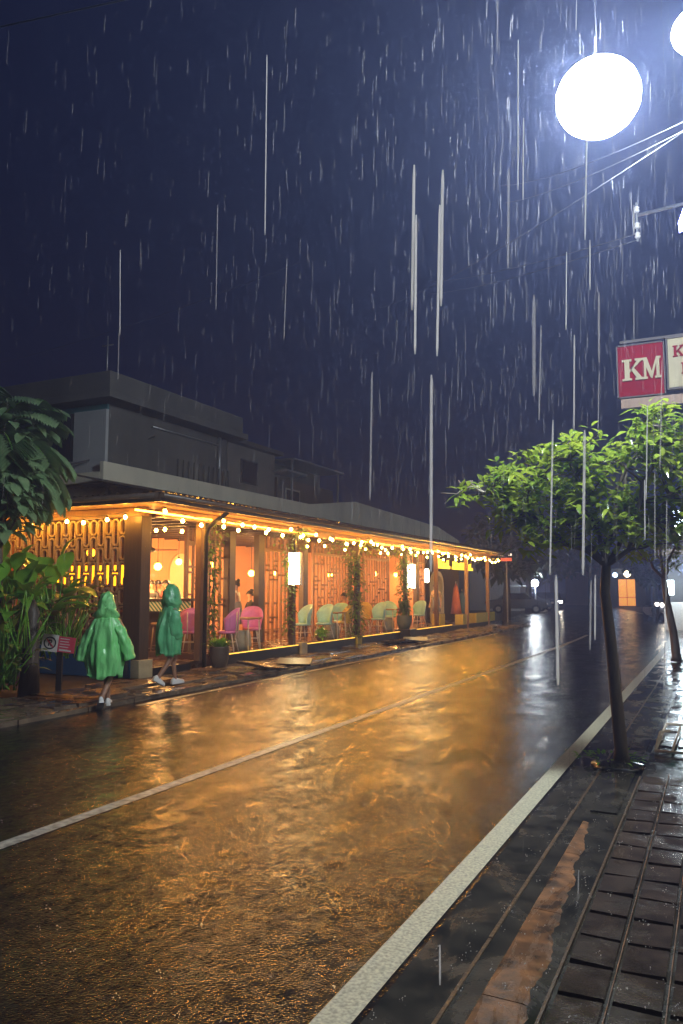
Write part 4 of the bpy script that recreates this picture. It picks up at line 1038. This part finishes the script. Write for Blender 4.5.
for k in range(7): q=k*.9; b.tube([(0,0,2.3+.12*k),(.45*math.cos(q),.4*math.sin(q),2.9+.2*k)],[.025,.008],6)
b.build('trunk',M['bark'],t); b=MB(); k=0
while k<520:
    v=Vector((U(-1,1),U(-1,1),U(-1,1)))
    if .3<v.length<1 and math.sin(v.x*5+1)*math.sin(v.z*6)>-.45:
        d=Vector((v.x+U(-.5,.5),v.y+U(-.5,.5),U(-.6,.4))); b.leaf((v.x*.72,v.y*.6,3.55+v.z*1.15),d,(U(-.3,.3),U(-.3,.3),1),U(.2,.36),U(.12,.19),U(.1,.5),.2,3); k+=1
b.build('crown',M['leafp'],t)
random.seed(56)
broad((-10.7,9.3,.0),'dark leafy shrub low behind the black post',50,.4,57,M['leafp'],(.2,1.3),.14)
b=MB(); b.tube([(0,0,0),(.02,0,.6),(0,.02,1.3),(.0,.02,1.5)],[.17,.13,.115,.03],12); o=b.build('rough_stump', M['bark'], loc=(-9.72,9.0,0)); tag(o,'dark rough trunk standing left of the parking sign','tree trunk')
broad((-9.62,8.7,.0),'few large glossy leaves standing in front of the dark stump',12,.7,58,M['leafb'],(1.2,1.6),.34)
# parking sign
t=thing('parking_sign','small tilted no parking sign with red notice beside it on a black post','sign',(-9.50,9.40,.0),math.radians(28))
b=MB(); b.box(-.045,.045,-.03,.03,0,.74); b.build('post',M['black'],t,bevel=.008)
pl=MB(); T=Matrix.Translation((-.02,-.045,.80)) @ Matrix.Rotation(math.radians(7),4,'Y')
pl.box(-.25,.0,-.006,.006,-.135,.135,T); pl=pl.build('white_panel',M['signwhite'],t)
b=MB()
def ringz(b,r0,r1,n,T,y): 
    vs=[T@Vector((cx+math.cos(2*PI*k/n)*r,y,math.sin(2*PI*k/n)*r)) for r in (r0,r1) for cx in (-.125,) for k in range(n)]
    b.add(vs,[(k,(k+1)%n,n+(k+1)%n,n+k) for k in range(n)])
ringz(b,.078,.10,24,T,-.010); b.build('black_ring',M['ink'],pl)
b=MB(); b.box(-.15,-.132,-.0115,-.009,-.05,.05,T); b.box(-.132,-.10,-.0115,-.009,.034,.05,T); b.box(-.132,-.10,-.0115,-.009,-.004,.010,T); b.box(-.108,-.092,-.0115,-.009,.008,.038,T)
b.box(-.009,.009,-.0115,-.009,-.033,.033, T@Matrix.Translation((-.112,0,-.026))@Matrix.Rotation(-.6,4,'Y'))
b.build('letter_r',M['ink'],pl)
b=MB(); b.box(-.009,.009,-.0135,-.012,-.085,.085, T@Matrix.Translation((-.125,0,0))@Matrix.Rotation(-.78,4,'Y')); b.build('slash',M['signpink'],pl)
pr=MB(); pr.box(.004,.27,-.006,.006,-.125,.12,T); pr=pr.build('red_panel',M['signpink'],t)
b=MB(); random.seed(4)
for k in range(5): b.box(.03,.03+U(.13,.2),-.010,-.0075,.08-.042*k,.092-.042*k,T)
b.box(.03,.22,-.010,-.0075,-.105,-.082,T); b.build('white_text_lines',M['signwhite'],pr)

# ------------------------------------------------------------------ buildings behind
hs=thing('two_storey_building','grey two storey building with flat concrete eaves behind the restaurant corner','building',(-11,11.9,0))
def hp(mb,name,m,bevel=0,parent=None):
    o=mb.build(name,m,parent or hs,bevel=bevel)
    if parent is None: o.location=(11,-11.9,0)
    return o
b=MB(); b.box(-17,-11.02,11.98,16.25,3.5,5.42); hp(b,'wall',M['grey'])
b=MB(); b.box(-11.86,-11.0,11.9,11.978,3.95,5.3); hp(b,'pale_pilaster',M['greylt'])
b=MB(); b.box(-17,-11.9,11.92,11.978,3.95,4.28); hp(b,'sill_band',M['greylt'])
b=MB(); b.box(-17,-11.0,11.93,11.977,5.3,5.415); hp(b,'teal_lintel',M['teal'])
b=MB(); b.box(-17.2,-10.55,11.5,16.5,5.42,5.56); hp(b,'eave_slab',M['grey'],bevel=.01)
b=MB(); b.box(-17.2,-10.65,11.6,16.4,5.56,5.98); hp(b,'parapet',M['grey'],bevel=.01)
w=MB(); w.box(-12.7,-11.92,11.93,11.97,4.3,5.28); w=hp(w,'window',M['black'])
for x0,x1 in ((-12.66,-12.33),(-12.29,-11.96)):
    b=MB(); b.box(x0,x1,11.91,11.925,4.34,5.24); o=b.build('pane',M['darkglass'],w)
w=MB(); w.box(-14.1,-13.0,11.93,11.97,4.3,5.28); w=hp(w,'window',M['black'])
b=MB(); b.box(-14.05,-13.05,11.91,11.925,4.34,5.24); b.build('pane',M['darkglass'],w)
b=MB(); b.tube([(-11.2,12.1,5.98),(-11.2,12.1,6.9)],.015,6); b.tube([(-11.35,12.1,6.7),(-11.05,12.1,6.7)],.01,6); hp(b,'antenna',M['steel'])
# railing along the front terrace of the upper floor
b=MB(); y=14.2
while y<16.2: b.box(-10.97,-10.94,y,y+.03,4.2,4.62); y+=.2
hp(b,'railing',M['grey'])
b=MB(); b.tube([(-10.97,15.85,4.2),(-10.97,15.85,5.4)],.04,8); b.tube([(-10.97,13.3,5.2),(-10.97,15.8,5.2)],.02,6); hp(b,'wall_pipe',M['steel'])
h2=thing('upper_room','low grey upper room with a dark window behind the eave','building',(-13,19.2,0))
b=MB(); b.box(-3.5,0,0,2.75,3.4,6.05); b.build('wall',mat('dull_render',(.20,.18,.15),.8,noise=(1.3,(.12,.11,.10),.3)),h2)
b=MB(); b.box(-3.6,.25,-.2,2.9,6.05,6.18); b.build('roof',M['grey'],h2)
w=MB(); w.box(.005,.04,.7,1.65,4.9,5.65); w=w.build('window',M['black'],h2); b=MB(); b.box(.042,.05,.75,1.6,4.95,5.6); b.build('pane',M['darkglass'],w)
h3=thing('rooftop_shed','dark rooftop shed under two slanting metal awnings','shed',(-13,22.3,0))
b=MB(); b.box(-3,-.1,0,4.2,3.4,5.4); b.build('wall',M['wood_d'],h3)
b=MB(); b.box(-.6,.5,.1,3.9,5.97,6.03); b.build('upper_awning',M['steel'],h3)
b=MB(); b.box(-.1,.55,-.5,.9,5.5,5.56); b.build('lower_awning',M['steel'],h3)
b=MB(); b.box(-2.9,-.5,.1,3.9,5.4,6.0); b.build('upper_wall',M['grey'],h3)
for y in (.2,3.7):
    b=MB(); b.box(.3,.36,y,y+.06,3.6,5.97); b.build('prop',M['steel'],h3)
w=MB(); w.box(-.095,-.06,.5,1.5,4.4,5.1); w=w.build('window',M['greylt'],h3); b=MB(); b.box(-.055,-.05,.56,1.44,4.46,5.04); b.build('pane',M['darkglass'],w)

# right side building that carries the street lamps and signs (mostly outside the frame)
sh=thing('shophouse','pale shophouse standing on the right pavement','building',(1.9,4,0))
b=MB(); b.box(0,4,-10,14,.05,7.5); b.build('wall',M['facewhite'],sh)
b=MB(); b.box(-.5,0,-10,7.9,3.3,3.5); b.build('canopy',M['roof'],sh)
# KM signs
PZ=[0]
def poly(b,pts,T,d=.012): PZ[0]=(PZ[0]+1)%4; b.prism(pts,T,d+.003*PZ[0])
def sign_T(x,z,s): return Matrix.Translation((x,11.985,z)) @ Matrix.Rotation(PI/2,4,'X') @ Matrix.Diagonal((s,s,1,1))
def slab_K(b,T):
    poly(b,[(0,0),(.42,0),(.42,.09),(.32,.11),(.32,.89),(.42,.91),(.42,1),(0,1),(0,.91),(.1,.89),(.1,.11),(0,.09)],T)
    poly(b,[(.322,.50),(.322,.36),(.64,.89),(.56,.91),(.56,1),(.94,1),(.94,.91),(.84,.89),(.49,.55)],T)
    poly(b,[(.40,.47),(.50,.60),(.84,.11),(.95,.09),(.95,0),(.56,0),(.56,.09),(.62,.11)],T)
def slab_M(b,T):
    poly(b,[(0,0),(.34,0),(.34,.09),(.24,.11),(.24,.89),(.0,1),(0,.91),(.1,.89),(.1,.11),(0,.09)],T)
    poly(b,[(.0,1.0),(.30,1.0),(.60,.34),(.50,.06)],T)
    poly(b,[(.60,.34),(.90,1.0),(.98,.9),(.62,.0),(.502,.06)],T)
    poly(b,[(.80,0),(1.2,0),(1.2,.09),(1.1,.11),(1.1,.89),(1.2,.91),(1.2,1),(.90,1),(.902,.78),(.9,.11),(.8,.09)],T)
t=thing('shop_sign','red hanging shop sign with large cream letters KM above the tree','sign',(0,0,0),0,'hanging shop signs')
p_=MB(); p_.box(-1.207,-.58,12.0,12.08,4.49,5.25); p_=p_.build('panel',M['signred'],t,bevel=.006)
b=MB(); slab_K(b,sign_T(-1.145,4.72,.32)); slab_M(b,sign_T(-.865,4.72,.32) @ Matrix.Diagonal((.66,1,1,1))); b.build('letters_km',M['signcream'],p_)
b=MB()
for x in (-1.213,-.567): b.box(x-.012,x+.008,11.99,12.09,4.48,5.26)
b.box(-1.2,-.59,11.992,12.088,5.252,5.27); b.box(-1.2,-.59,11.992,12.088,4.47,4.488); b.build('frame',M['signframe'],t)
t=thing('shop_sign','cream hanging shop sign with dark red letters beside the red one','sign',(0,0,0),0,'hanging shop signs')
p_=MB(); p_.box(-.515,1.9,12.0,12.08,4.56,5.28); p_=p_.build('panel',M['signcream'],t,bevel=.006)
b=MB(); slab_K(b,sign_T(-.45,5.0,.165))
b.prism([(0,0),(.4,0),(.4,.09),(.3,.11),(.3,.89),(.4,.91),(.4,1),(0,1),(0,.91),(.1,.89),(.1,.11),(0,.09)],sign_T(-.345,4.74,.165),.012); b.build('red_letters',M['signred'],p_)
b=MB(); b.box(-.535,1.9,11.992,12.088,4.53,4.556); b.box(-.535,1.9,11.992,12.088,5.284,5.31); b.box(-.54,-.518,11.99,12.09,4.53,5.31); b.build('frame',M['signframe'],t)
t=thing('sign_board','long weathered grey board mounted below the hanging shop signs','board',(0,0,0))
b=MB(); b.box(-1.18,1.95,12.0,12.06,4.32,4.455); b.build('board',M['wood'],t)
b=MB(); b.box(-1.18,1.95,12.1,12.14,5.33,5.37); b.box(-1.18,1.95,12.1,12.14,4.36,4.40); b.build('brackets',M['signframe'],t)

# street lamps
def lamp(label, loc, r, arm, power):
    t=thing('street_lamp',label,'street lamp',loc,0,'bright white street lamps')
    b=MB(); b.ball((0,0,0),r,20,11,1,1,.9); b.build('glass_globe',M['lampglow'] if r>.3 else M['lampglow2'],t)  # globe enlarged so its shape takes in the lamp's glare
    b=MB(); b.lathe((0,0,r*.88),[(r*.3,0),(r*.25,.04),(.04,.08)],16); b.build('cap',M['blackmetal'],t)
    b=MB(); b.tube([(0,0,r+.02),(0,0,2.4)],.006,6); b.build('suspension_cable',M['blackmetal'],t)
    return t
LZ=6.11
lamp('large overexposed white street lamp high above the tree',(-.79,7.0,LZ-.03),.37,(2.75,.4,1.3),1500)
lamp('second white street lamp at the top right corner',(.03,6.8,6.32),.19,(1.95,.2,.8),500)
for x,y,z,lab in ((-.79,7.0,6.08,'high span cable carrying the large street lamp'),(.03,6.8,6.32,'high span cable carrying the corner street lamp')):
    b=MB(); b.tube([(-12,0,1.6),(-4,0,.25),(0,0,0),(1.95-x,0,.2)],.012,6); o=b.build('span_cable',M['wire'],loc=(x,y,z+2.4)); tag(o,lab,'cable')
t=thing('blue_lit_sign','slanted blue white lit sign edge at the right border','sign',(-.17,7.0,4.80))
b=MB(); b.prism([(0,-.06),(.5,.3),(.5,.12),(0,-.12)],Matrix.Rotation(PI/2,4,'X'),.04); b.prism([(-.005,-.05),(.05,.10),(.5,.4),(.5,.31)],Matrix.Rotation(PI/2,4,'X'),.04); b.build('lit_edge',M['bluelit'],t)
b=MB(); b.box(.45,2.0,.02,.1,.1,.2); b.build('bracket',M['steel'],t)

# ------------------------------------------------------------------ wires
def wire(label, p, q, sag, r=.003, m='wire_l', n=18, group='overhead cables'):
    a,c=Vector(p),Vector(q); b=MB(); pts=[]
    for i in range(n+1):
        f=i/n; v=a.lerp(c,f)-a; v.z-=sag*4*f*(1-f); pts.append(v)
    b.tube(pts,r,5); o=b.build('overhead_cable',M[m],loc=a); tag(o,label,'cable',group); return o
sy=survey_y
wire('pale cable just under the large lamp, running left', sy(720,104,6.6), sy(500,186,16), .15)
wire('second pale cable below the first under the lamp', sy(720,112,6.6), sy(505,203,16), .12, .004)
wire('pale cable rising steeply from lower left to the lamp', sy(720,108,6.2), sy(380,308,22), .2)
wire('short lower cable pair, upper strand', sy(636,234,12), sy(430,282,30), .15, .006)
wire('short lower cable pair, lower strand', sy(637,240,12), sy(430,294,30), .15, .006)
wire('faint long cable crossing the dark sky on the left', sy(300,262,20), sy(-40,372,20), .3, .005, 'wire')
wire('black service cable running down to the pilaster from the grey wall', (-10.98,13.4,5.0), sy(60,466,11.3), .08, .02, 'wire')
t=thing('cable_bracket','small cross bracket with insulators carrying the lower cables','bracket',tuple(sy(637,222,12)))
b=MB(); b.box(-.015,.015,-.015,.015,-.3,.3); b.build('bar',M['steel'],t)
for z in (-.25,-.1,.15):
    b=MB(); b.lathe((0,0,z),[(.03,0),(.045,.02),(.03,.05),(.045,.07),(.02,.09)],8); b.build('insulator',M['signwhite'],t)
b=MB(); b.tube([(0,0,.1),(2.3,0,.25)],.025,6); b.build('arm',M['steel'],t)

# ------------------------------------------------------------------ far end of the street
def far_tree(loc, h, r, label, seed):
    random.seed(seed); t=thing('dark_tree',label,'tree',loc,0,'dark trees at the far end of the street'); b=MB()
    b.tube([(0,0,0),(.1,0,h*.5)],[.25,.14],8)
    for k in range(6): q=k*1.05; b.tube([(.1,0,h*.45),(math.cos(q)*r*.6,math.sin(q)*r*.6,h*.72)],[.08,.03],5)
    b.build('trunk',M['bark'],t); b=MB(); k=0
    while k<900:
        v=Vector((U(-1,1),U(-1,1),U(-1,1)))
        if v.length<1 and v.length>.4 and math.sin(v.x*6+seed)*math.sin(v.y*5)*math.sin(v.z*6+seed*2)>-.25:
            p=(v.x*r,v.y*r,h*.68+v.z*h*.34); b.leaf(p,(U(-1,1),U(-1,1),U(-.6,.6)),(0,0,1),U(.5,.9),.4,.2,.2,1); k+=1
    b.build('crown',M['leaff'],t)
for i,(px,Y,h,r,lab) in enumerate(((506,42,6.0,2.2,'dark tree just past the far end of the restaurant'),(528,56,7.5,3.0,'tall dark tree above the cold white lamp'),(552,70,7,3.2,'dark tree right of the cold white lamp'),(590,84,9,4,'dark tree left of the orange lit shop'),(655,66,6,2.4,'dark tree overhanging the far right kerb'))):
    d=sight(px,600); far_tree((d.x/d.y*Y,Y,0),h,r,lab,60+i)
def far_building(px0,px1,Y,h,label,m,lit=None,deep=6,name='far_building'):
    a=sight(px0,600); c=sight(px1,600); x0,x1=a.x/a.y*Y,c.x/c.y*Y; t=thing(name,label,'building',(x0,Y,0),0,'buildings at the far end of the street')
    w=x1-x0; b=MB(); b.box(0,w,0,deep,0,h); b.build('wall',m,t)
    b=MB(); b.box(-.2,w+.2,-.4,deep+.2,h,h+.25); b.build('roof',M['roof'],t); k=0
    while 1.2+k*2.2 < w-.8 and h>4:
        wd=MB(); wd.box(.8+k*2.2,1.9+k*2.2,-.03,-.005,3.6,4.8); wd=wd.build('window',M['darkglass'],t)
        s=MB(); s.box(.7+k*2.2,2.0+k*2.2,-.08,-.005,3.5,3.58); s.build('sill',M['greylt'],wd); k+=1
    return t,w
far_building(470,520,62,5,'dim low building behind the cold white lamp',M['greylt'])
far_building(566,600,88,5.5,'dull pinkish building beyond the parked cars',mat('pinkish_render',(.3,.2,.18),.7))
t,w=far_building(600,646,82,6.5,'building with the glowing orange shop doorway at the end of the street',M['grey'])
b=MB(); x=w*.42; b.box(x,x+1.55,-.06,-.01,.1,2.7); dd=b.build('lit_doorway',M['doorlit'],t)
b=MB(); b.box(x-.12,x,-.1,-.005,.1,2.8); b.box(x+1.55,x+1.67,-.1,-.005,.1,2.8); b.box(x-.12,x+1.67,-.1,-.005,2.8,2.95); b.box(x+.75,x+.8,-.1,-.065,.1,2.7); b.box(x,x+1.55,-.1,-.065,.9,.95); b.build('frame',M['wood_d'],dd)
b=MB(); b.box(w*.28,w*.62,-.3,-.05,3.2,3.75); b.build('shop_fascia',M['greylt'],t)
t=thing('far_lamp','small warm lamp glowing above the orange doorway','lamp',tuple(sy(627,574,80))); b=MB(); b.ball((0,0,0),.32,10,6); b.build('globe',mat('lit_warm',(1,.8,.5),.4,emit=(1,.75,.4),es=14),t); b=MB(); b.tube([(0,0,.2),(0,2,.5)],.05,6); b.build('arm',M['steel'],t)
t=thing('far_lamp','tiny blue white lamp left of the warm lamp','lamp',tuple(sy(615,575,80))); b=MB(); b.ball((0,0,0),.22,10,6); b.build('globe',mat('lit_bluewhite',(.8,.9,1),.4,emit=(.5,.7,1),es=20),t); b=MB(); b.tube([(0,0,.2),(0,2,.5)],.05,6); b.build('arm',M['steel'],t)
p=sy(535,583,58); t=thing('yard_lamp','cold white lamp on a pole beside the parked cars','street lamp',(p.x,p.y,0)); b=MB(); b.tube([(0,.1,0),(0,.1,p.z+.2)],.05,8); b.build('pole',M['steel'],t)
b=MB(); b.ball((0,0,p.z),.26,12,7); b.build('globe',mat('lit_yard',(1,1,1),.4,emit=(.85,.93,1),es=60),t); b=MB(); b.box(-2.2,-.2,-.3,.3,p.z-.25,p.z-.18); b.build('canopy',M['greylt'],t)
point(p.x,p.y-.9,p.z-.1,260,(.85,.93,1),.2)
def car(px,py,Y,rz,m,label,head=False,s=1):
    p=sight(px,600); t=thing('parked_car',label,'car',(p.x/p.y*Y,Y,0),rz,'cars parked beyond the restaurant')
    b=MB(); prof=[(-2.1,.35),(-2.15,.7),(-1.9,.92),(-1.35,.98),(-.75,1.42),(.7,1.45),(1.25,1.0),(1.95,.85),(2.12,.6),(2.1,.35)]
    T=Matrix.Translation((0,-.85,0)) @ Matrix.Rotation(PI/2,4,'X') @ Matrix.Diagonal((1,1,-1,1)); b.prism(prof,T,1.7); b.build('body',m,t,bevel=.05)
    b=MB()
    for y in (-.862,.852): b.prism([(-1.15,1.0),(-.68,1.36),(.62,1.38),(1.05,1.0)],Matrix.Translation((0,y,0)) @ Matrix.Rotation(PI/2,4,'X') @ Matrix.Diagonal((1,1,-1,1)),.01)
    b.build('side_windows',M['darkglass'],t)
    for x in (-1.3,1.3):
        for y in (-.8,.8):
            b=MB(); b.tube([(x,y-.1,.32),(x,y+.1,.32)],.32,16); w=b.build('wheel',M['rubber'],t); b=MB(); b.tube([(x,y-.11,.32),(x,y+.11,.32)],.18,10); b.build('rim',M['steel'],w)
    for y in (-.6,.6):
        b=MB(); b.box(2.09,2.14,y-.16,y+.16,.6,.74); b.build('headlight',M['headl'] if head else M['signwhite'],t)
        b=MB(); b.box(-2.17,-2.12,y-.14,y+.14,.68,.82); b.build('tail_light',M['taill'] if head else M['signred'],t)
car(516,0,56,.3,M['car1'],'grey parked car under the cold lamp'); car(530,0,63,-.2,M['car1'],'grey parked car beside the one under the cold lamp'); car(548,0,68,-1.2,M['car2'],'dark car facing us with its headlamps on',True)
def scooter(px,Y,rz,label,m):
    p=sight(px,600); t=thing('motor_scooter',label,'scooter',(p.x/p.y*Y,Y,0),rz,'motor scooters on the street')
    b=MB(); b.prism([(-.75,.5),(-.7,.72),(-.1,.74),(.0,.42),(.32,.42),(.5,.95),(.62,.95),(.55,.4),(.3,.28),(-.3,.28)],Matrix.Translation((0,-.14,0))@Matrix.Rotation(PI/2,4,'X')@Matrix.Diagonal((1,1,-1,1)),.28); b.build('body',m,t,bevel=.03)
    for x in (-.6,.68):
        b=MB(); b.tube([(x,-.06,.26),(x,.06,.26)],.26,16); b.build('wheel',M['rubber'],t)
    b=MB(); b.box(-.7,-.05,-.13,.13,.74,.82); b.build('seat',M['black'],t,bevel=.02)
    b=MB(); b.tube([(.5,-.32,1.05),(.55,0,1.0),(.5,.32,1.05)],.02,6); b.build('handlebar',M['steel'],t)
    b=MB(); b.ball((.63,0,.88),.09,8,5); b.build('headlight',M['headl'],t)
scooter(606,55,-1.35,'motor scooter with its headlamp on, left of the orange doorway',M['car2'])
scooter(658,44,-1.2,'motor scooter with its headlamp on by the second tree',M['car1'])
scooter(651,46,-1.0,'motor scooter parked beside another lit one at the right kerb',M['car3'])
# right side shop with cold light
t=thing('corner_shop','low white walled shop lit by cold tubes at the right edge of the street','shop',(-1.9,35,0))
b=MB(); b.box(0,5,.6,8,0,4.6); b.build('wall',M['grey'],t)
b=MB(); b.box(-.15,.9,-.3,.3,0,1.15); b.build('low_wall',M['white'],t,bevel=.02)
b=MB(); b.box(-.3,5,-.6,.6,3.1,3.3); b.build('canopy',M['roof'],t)
b=MB(); b.box(-.12,.25,.0,.06,1.45,2.05); b.build('lit_panel',M['cold'],t)
b=MB(); b.box(.15,1.2,-.4,-.3,4.1,4.9); b.build('lit_signboard',M['cold'],t)
point(-1.2,33.6,2.6,420,(.75,.9,1),.2)
t=thing('green_lamp','small teal lamp shining through the leaves at right','lamp',tuple(sy(663,523,30))); b=MB(); b.ball((0,0,0),.10,10,6); b.build('globe',mat('lit_teal',(.2,1,.8),.4,emit=(.05,.8,.65),es=8),t); b=MB(); b.tube([(0,0,.1),(3.2,2,.5)],.03,6); b.build('arm',M['steel'],t)
t=thing('far_shop_sign','small red and white lit shop sign past the restaurant end','sign',tuple(sy(506,556,40)))
b=MB(); b.box(-.28,.28,0,.06,.0,.12); b.build('upper_panel',mat('lit_white_dim',(1,.9,.8),.4,emit=(1,.75,.6),es=2),t); b=MB(); b.box(-.28,.28,0,.06,-.26,-.1); b.build('lower_panel',mat('lit_red_dim',(1,.2,.1),.4,emit=(1,.14,.04),es=1),t); b=MB(); b.box(-.03,.03,.06,.12,-3.6,.2); b.build('pole',M['steel'],t)

# low metal frame lying on the pavement behind the near tree
t=thing('metal_frame','low pale tubular metal frame lying on the wet pavement right of the tree','metal frame',(-.62,8.3,.10))
b=MB(); b.tube([(0,0,.0),(.9,-.02,.0)],.014,7); b.tube([(0,0,0),(.02,1.5,.03)],.014,7); b.tube([(.15,0,0),(.17,1.4,.02)],.012,7); b.tube([(0,.02,0),(.0,.0,.0),(.02,.5,.10),(.1,.62,.1)],.012,7); b.tube([(.02,1.5,.03),(1.0,1.5,.03)],.014,7); b.build('tubes',M['chairleg'],t)
b=MB(); b.box(.28,.9,.45,1.1,.03,.055); b.build('board',M['brownboard'],t)
b=MB(); b.tube([(.26,.43,.05),(.92,.43,.05)],.012,6); b.tube([(.26,.43,.05),(.26,1.12,.05)],.012,6); b.build('board_rim',M['chairleg'],t)

# ------------------------------------------------------------------ rain
random.seed(77)
def drop(b, p, L, r, lean=(.03,0), n=4):
    p=Vector(p); d=Vector((lean[0],lean[1],1)).normalized()*L
    vs=[p-d*.5]; a=[]
    for f,k in ((-.38,1),(.42,.8)):
        for j in range(n): q=2*PI*j/n; vs.append(p+d*f+Vector((math.cos(q)*r*k,math.sin(q)*r*k,0)))
    vs.append(p+d*.5); T=len(vs)-1; fs=[]
    for j in range(n):
        j2=(j+1)%n; fs+=[(0,1+j2,1+j),(1+j,1+j2,1+n+j2,1+n+j),(1+n+j,1+n+j2,T)]
    b.add(vs,fs)
rb=MB()
for i in range(4500):
    Y=3.5+R()**1.1*14; px=U(-30,720) if R()<.5 else random.gauss(560,130); py=U(-40,560) if R()<.93 else U(560,1000)
    v=survey_y(px,py,Y)
    if v.z<.1: continue
    drop(rb,v,U(.05,.20),U(.0005,.0012),(U(.0,.06),U(-.02,.02)),3)
for i in range(1500):     # the same shower beside and behind the frame
    drop(rb,(U(-14,4),U(5,16),U(.2,8)),U(.08,.28),U(.0006,.0013),(U(.0,.06),0),3)
tag(rb.build('rain',M['rain']),'heavy rain falling across the whole street','rain',kind='stuff')
# heavier runs of water coming off the awning edge overhead
db=MB()
def run(px,y0,y1,wpx,Y,lean=None):
    if lean is None: lean=U(-1,3.5)*(y1-y0)/150
    db.mi = 2 if (px>400 and y1<360 and R()<.7) else (0 if R()<.45 else 1)  # denser water near the lamp: its brightness is put into the material
    a=survey_y(px+lean,y0,Y); c=survey_y(px,y1,Y); r=.68*wpx/2/FPX*(Y*.9+abs(a.x)*.43)
    L_=(a-c).length; n=max(3,int(L_/.02)); pts=[c.lerp(a,k/n) for k in range(n+1)]
    db.tube(pts,[r*(.5 if k in (0,n) else U(.93,1.03)) for k in range(n+1)],6)
for a in ((412,165,310,4.5,1.55),(415,215,354,4,1.7),(441,170,306,4.5,1.6),(437,205,356,4,1.75),(431,375,572,5,1.5),(370,372,500,3.2,1.8),(265,55,235,1.8,2.2,2),(216,205,310,1.2,2.6),(284,258,340,1.3,2.6,3),
          (497,0,52,2.2,2.4),(518,40,190,2,2.3),(523,118,200,1.8,2.5),(508,168,268,4.2,1.9),(534,295,396,5.5,1.7),(539,325,420,2.5,2.4),(550,420,575,3,2.2),(558,575,685,5,2.0,-2),(566,252,330,1.6,2.8),(576,0,30,1.5,2.8),
          (585,135,240,2.4,2.4),(590,240,290,2,2.5),(599,292,362,3.6,2.0),(574,335,430,2.6,2.2),(583,430,575,4.5,2.0),(590,580,650,3,2.2),(598,370,432,1.8,2.7),(634,298,340,2,2.4),(646,405,500,2,2.6),(660,360,470,2.2,2.5),(655,470,560,2,2.5),(666,500,600,2.2,2.4),
          (595,575,640,3,2.4),(664,600,700,2.2,2.6),(634,205,235,1.5,3),(120,250,335,1.2,2.8),(118,330,380,1.0,2.8),(440,945,985,3,2.6),(578,870,900,2,2.6),(645,480,540,2,2.8)):
    run(*a)
tag(db.build('water_drips',[M['drip'],M['drip_faint'],M['drip_lamplit']]),'heavier runs of rainwater dripping off an awning above the camera','water drips',kind='stuff')
# splashes where drops land on the near ground
sb=MB(); random.seed(78)
for i in range(420):
    Y=2.6+R()**1.6*9; X=U(-5.5,.1) if R()<.5 else U(-1.35,-.2); z=.0 if X<-1.05 else .09
    for k in range(random.randint(2,6)):
        q=U(0,6.28); rr=U(0,.02); sb.ball((X+math.cos(q)*rr,Y+math.sin(q)*rr,z+U(.004,.035)),U(.0012,.0032),5,3)
tag(sb.build('rain_splashes',M['drip']),'tiny splashes of rain on the wet road and pavement','splashes',kind='stuff')

# ------------------------------------------------------------------ haze of fine rain in the air, also standing in for lamp bloom
hz=MB(); hz.box(-60,40,-25,130,-1.02,16); hz=hz.build('haze',[])
m=bpy.data.materials.new('rain_mist'); m.use_nodes=True; nt=m.node_tree; nt.nodes.remove(nt.nodes['Principled BSDF'])
v=nt.nodes.new('ShaderNodeVolumePrincipled'); v.inputs['Color'].default_value=(.44,.54,1,1); v.inputs['Density'].default_value=.0064; v.inputs['Anisotropy'].default_value=.5
nt.links.new(v.outputs[0],nt.nodes['Material Output'].inputs['Volume']); hz.data.materials.append(m)
tag(hz,'thin bright mist of fine rain filling the street','haze',kind='stuff')

# ------------------------------------------------------------------ night sky
W=bpy.data.worlds.new('World'); S.world=W; W.use_nodes=True; nt=W.node_tree; bg=nt.nodes['Background']
tc=nt.nodes.new('ShaderNodeTexCoord'); sp=nt.nodes.new('ShaderNodeSeparateXYZ'); cr=nt.nodes.new('ShaderNodeValToRGB')
nt.links.new(tc.outputs['Generated'],sp.inputs[0]); nt.links.new(sp.outputs['Z'],cr.inputs[0]); nt.links.new(cr.outputs[0],bg.inputs['Color'])
cr.color_ramp.elements[0].position=0; cr.color_ramp.elements[0].color=(.007,.007,.018,1); cr.color_ramp.elements[1].position=.6; cr.color_ramp.elements[1].color=(.0022,.003,.017,1)
bg.inputs['Strength'].default_value=1.0

S.render.engine='CYCLES'; c=S.cycles; c.use_denoising=True
try: c.denoiser='OPENIMAGEDENOISE'
except Exception: pass
c.max_bounces=6; c.diffuse_bounces=2; c.glossy_bounces=3; c.transmission_bounces=3; c.volume_bounces=0; c.transparent_max_bounces=10
c.sample_clamp_indirect=3.0; c.sample_clamp_direct=0; c.caustics_reflective=False; c.caustics_refractive=False; c.use_light_tree=True
S.view_settings.view_transform='Standard'; S.view_settings.look='None'; S.view_settings.exposure=0; S.view_settings.gamma=1
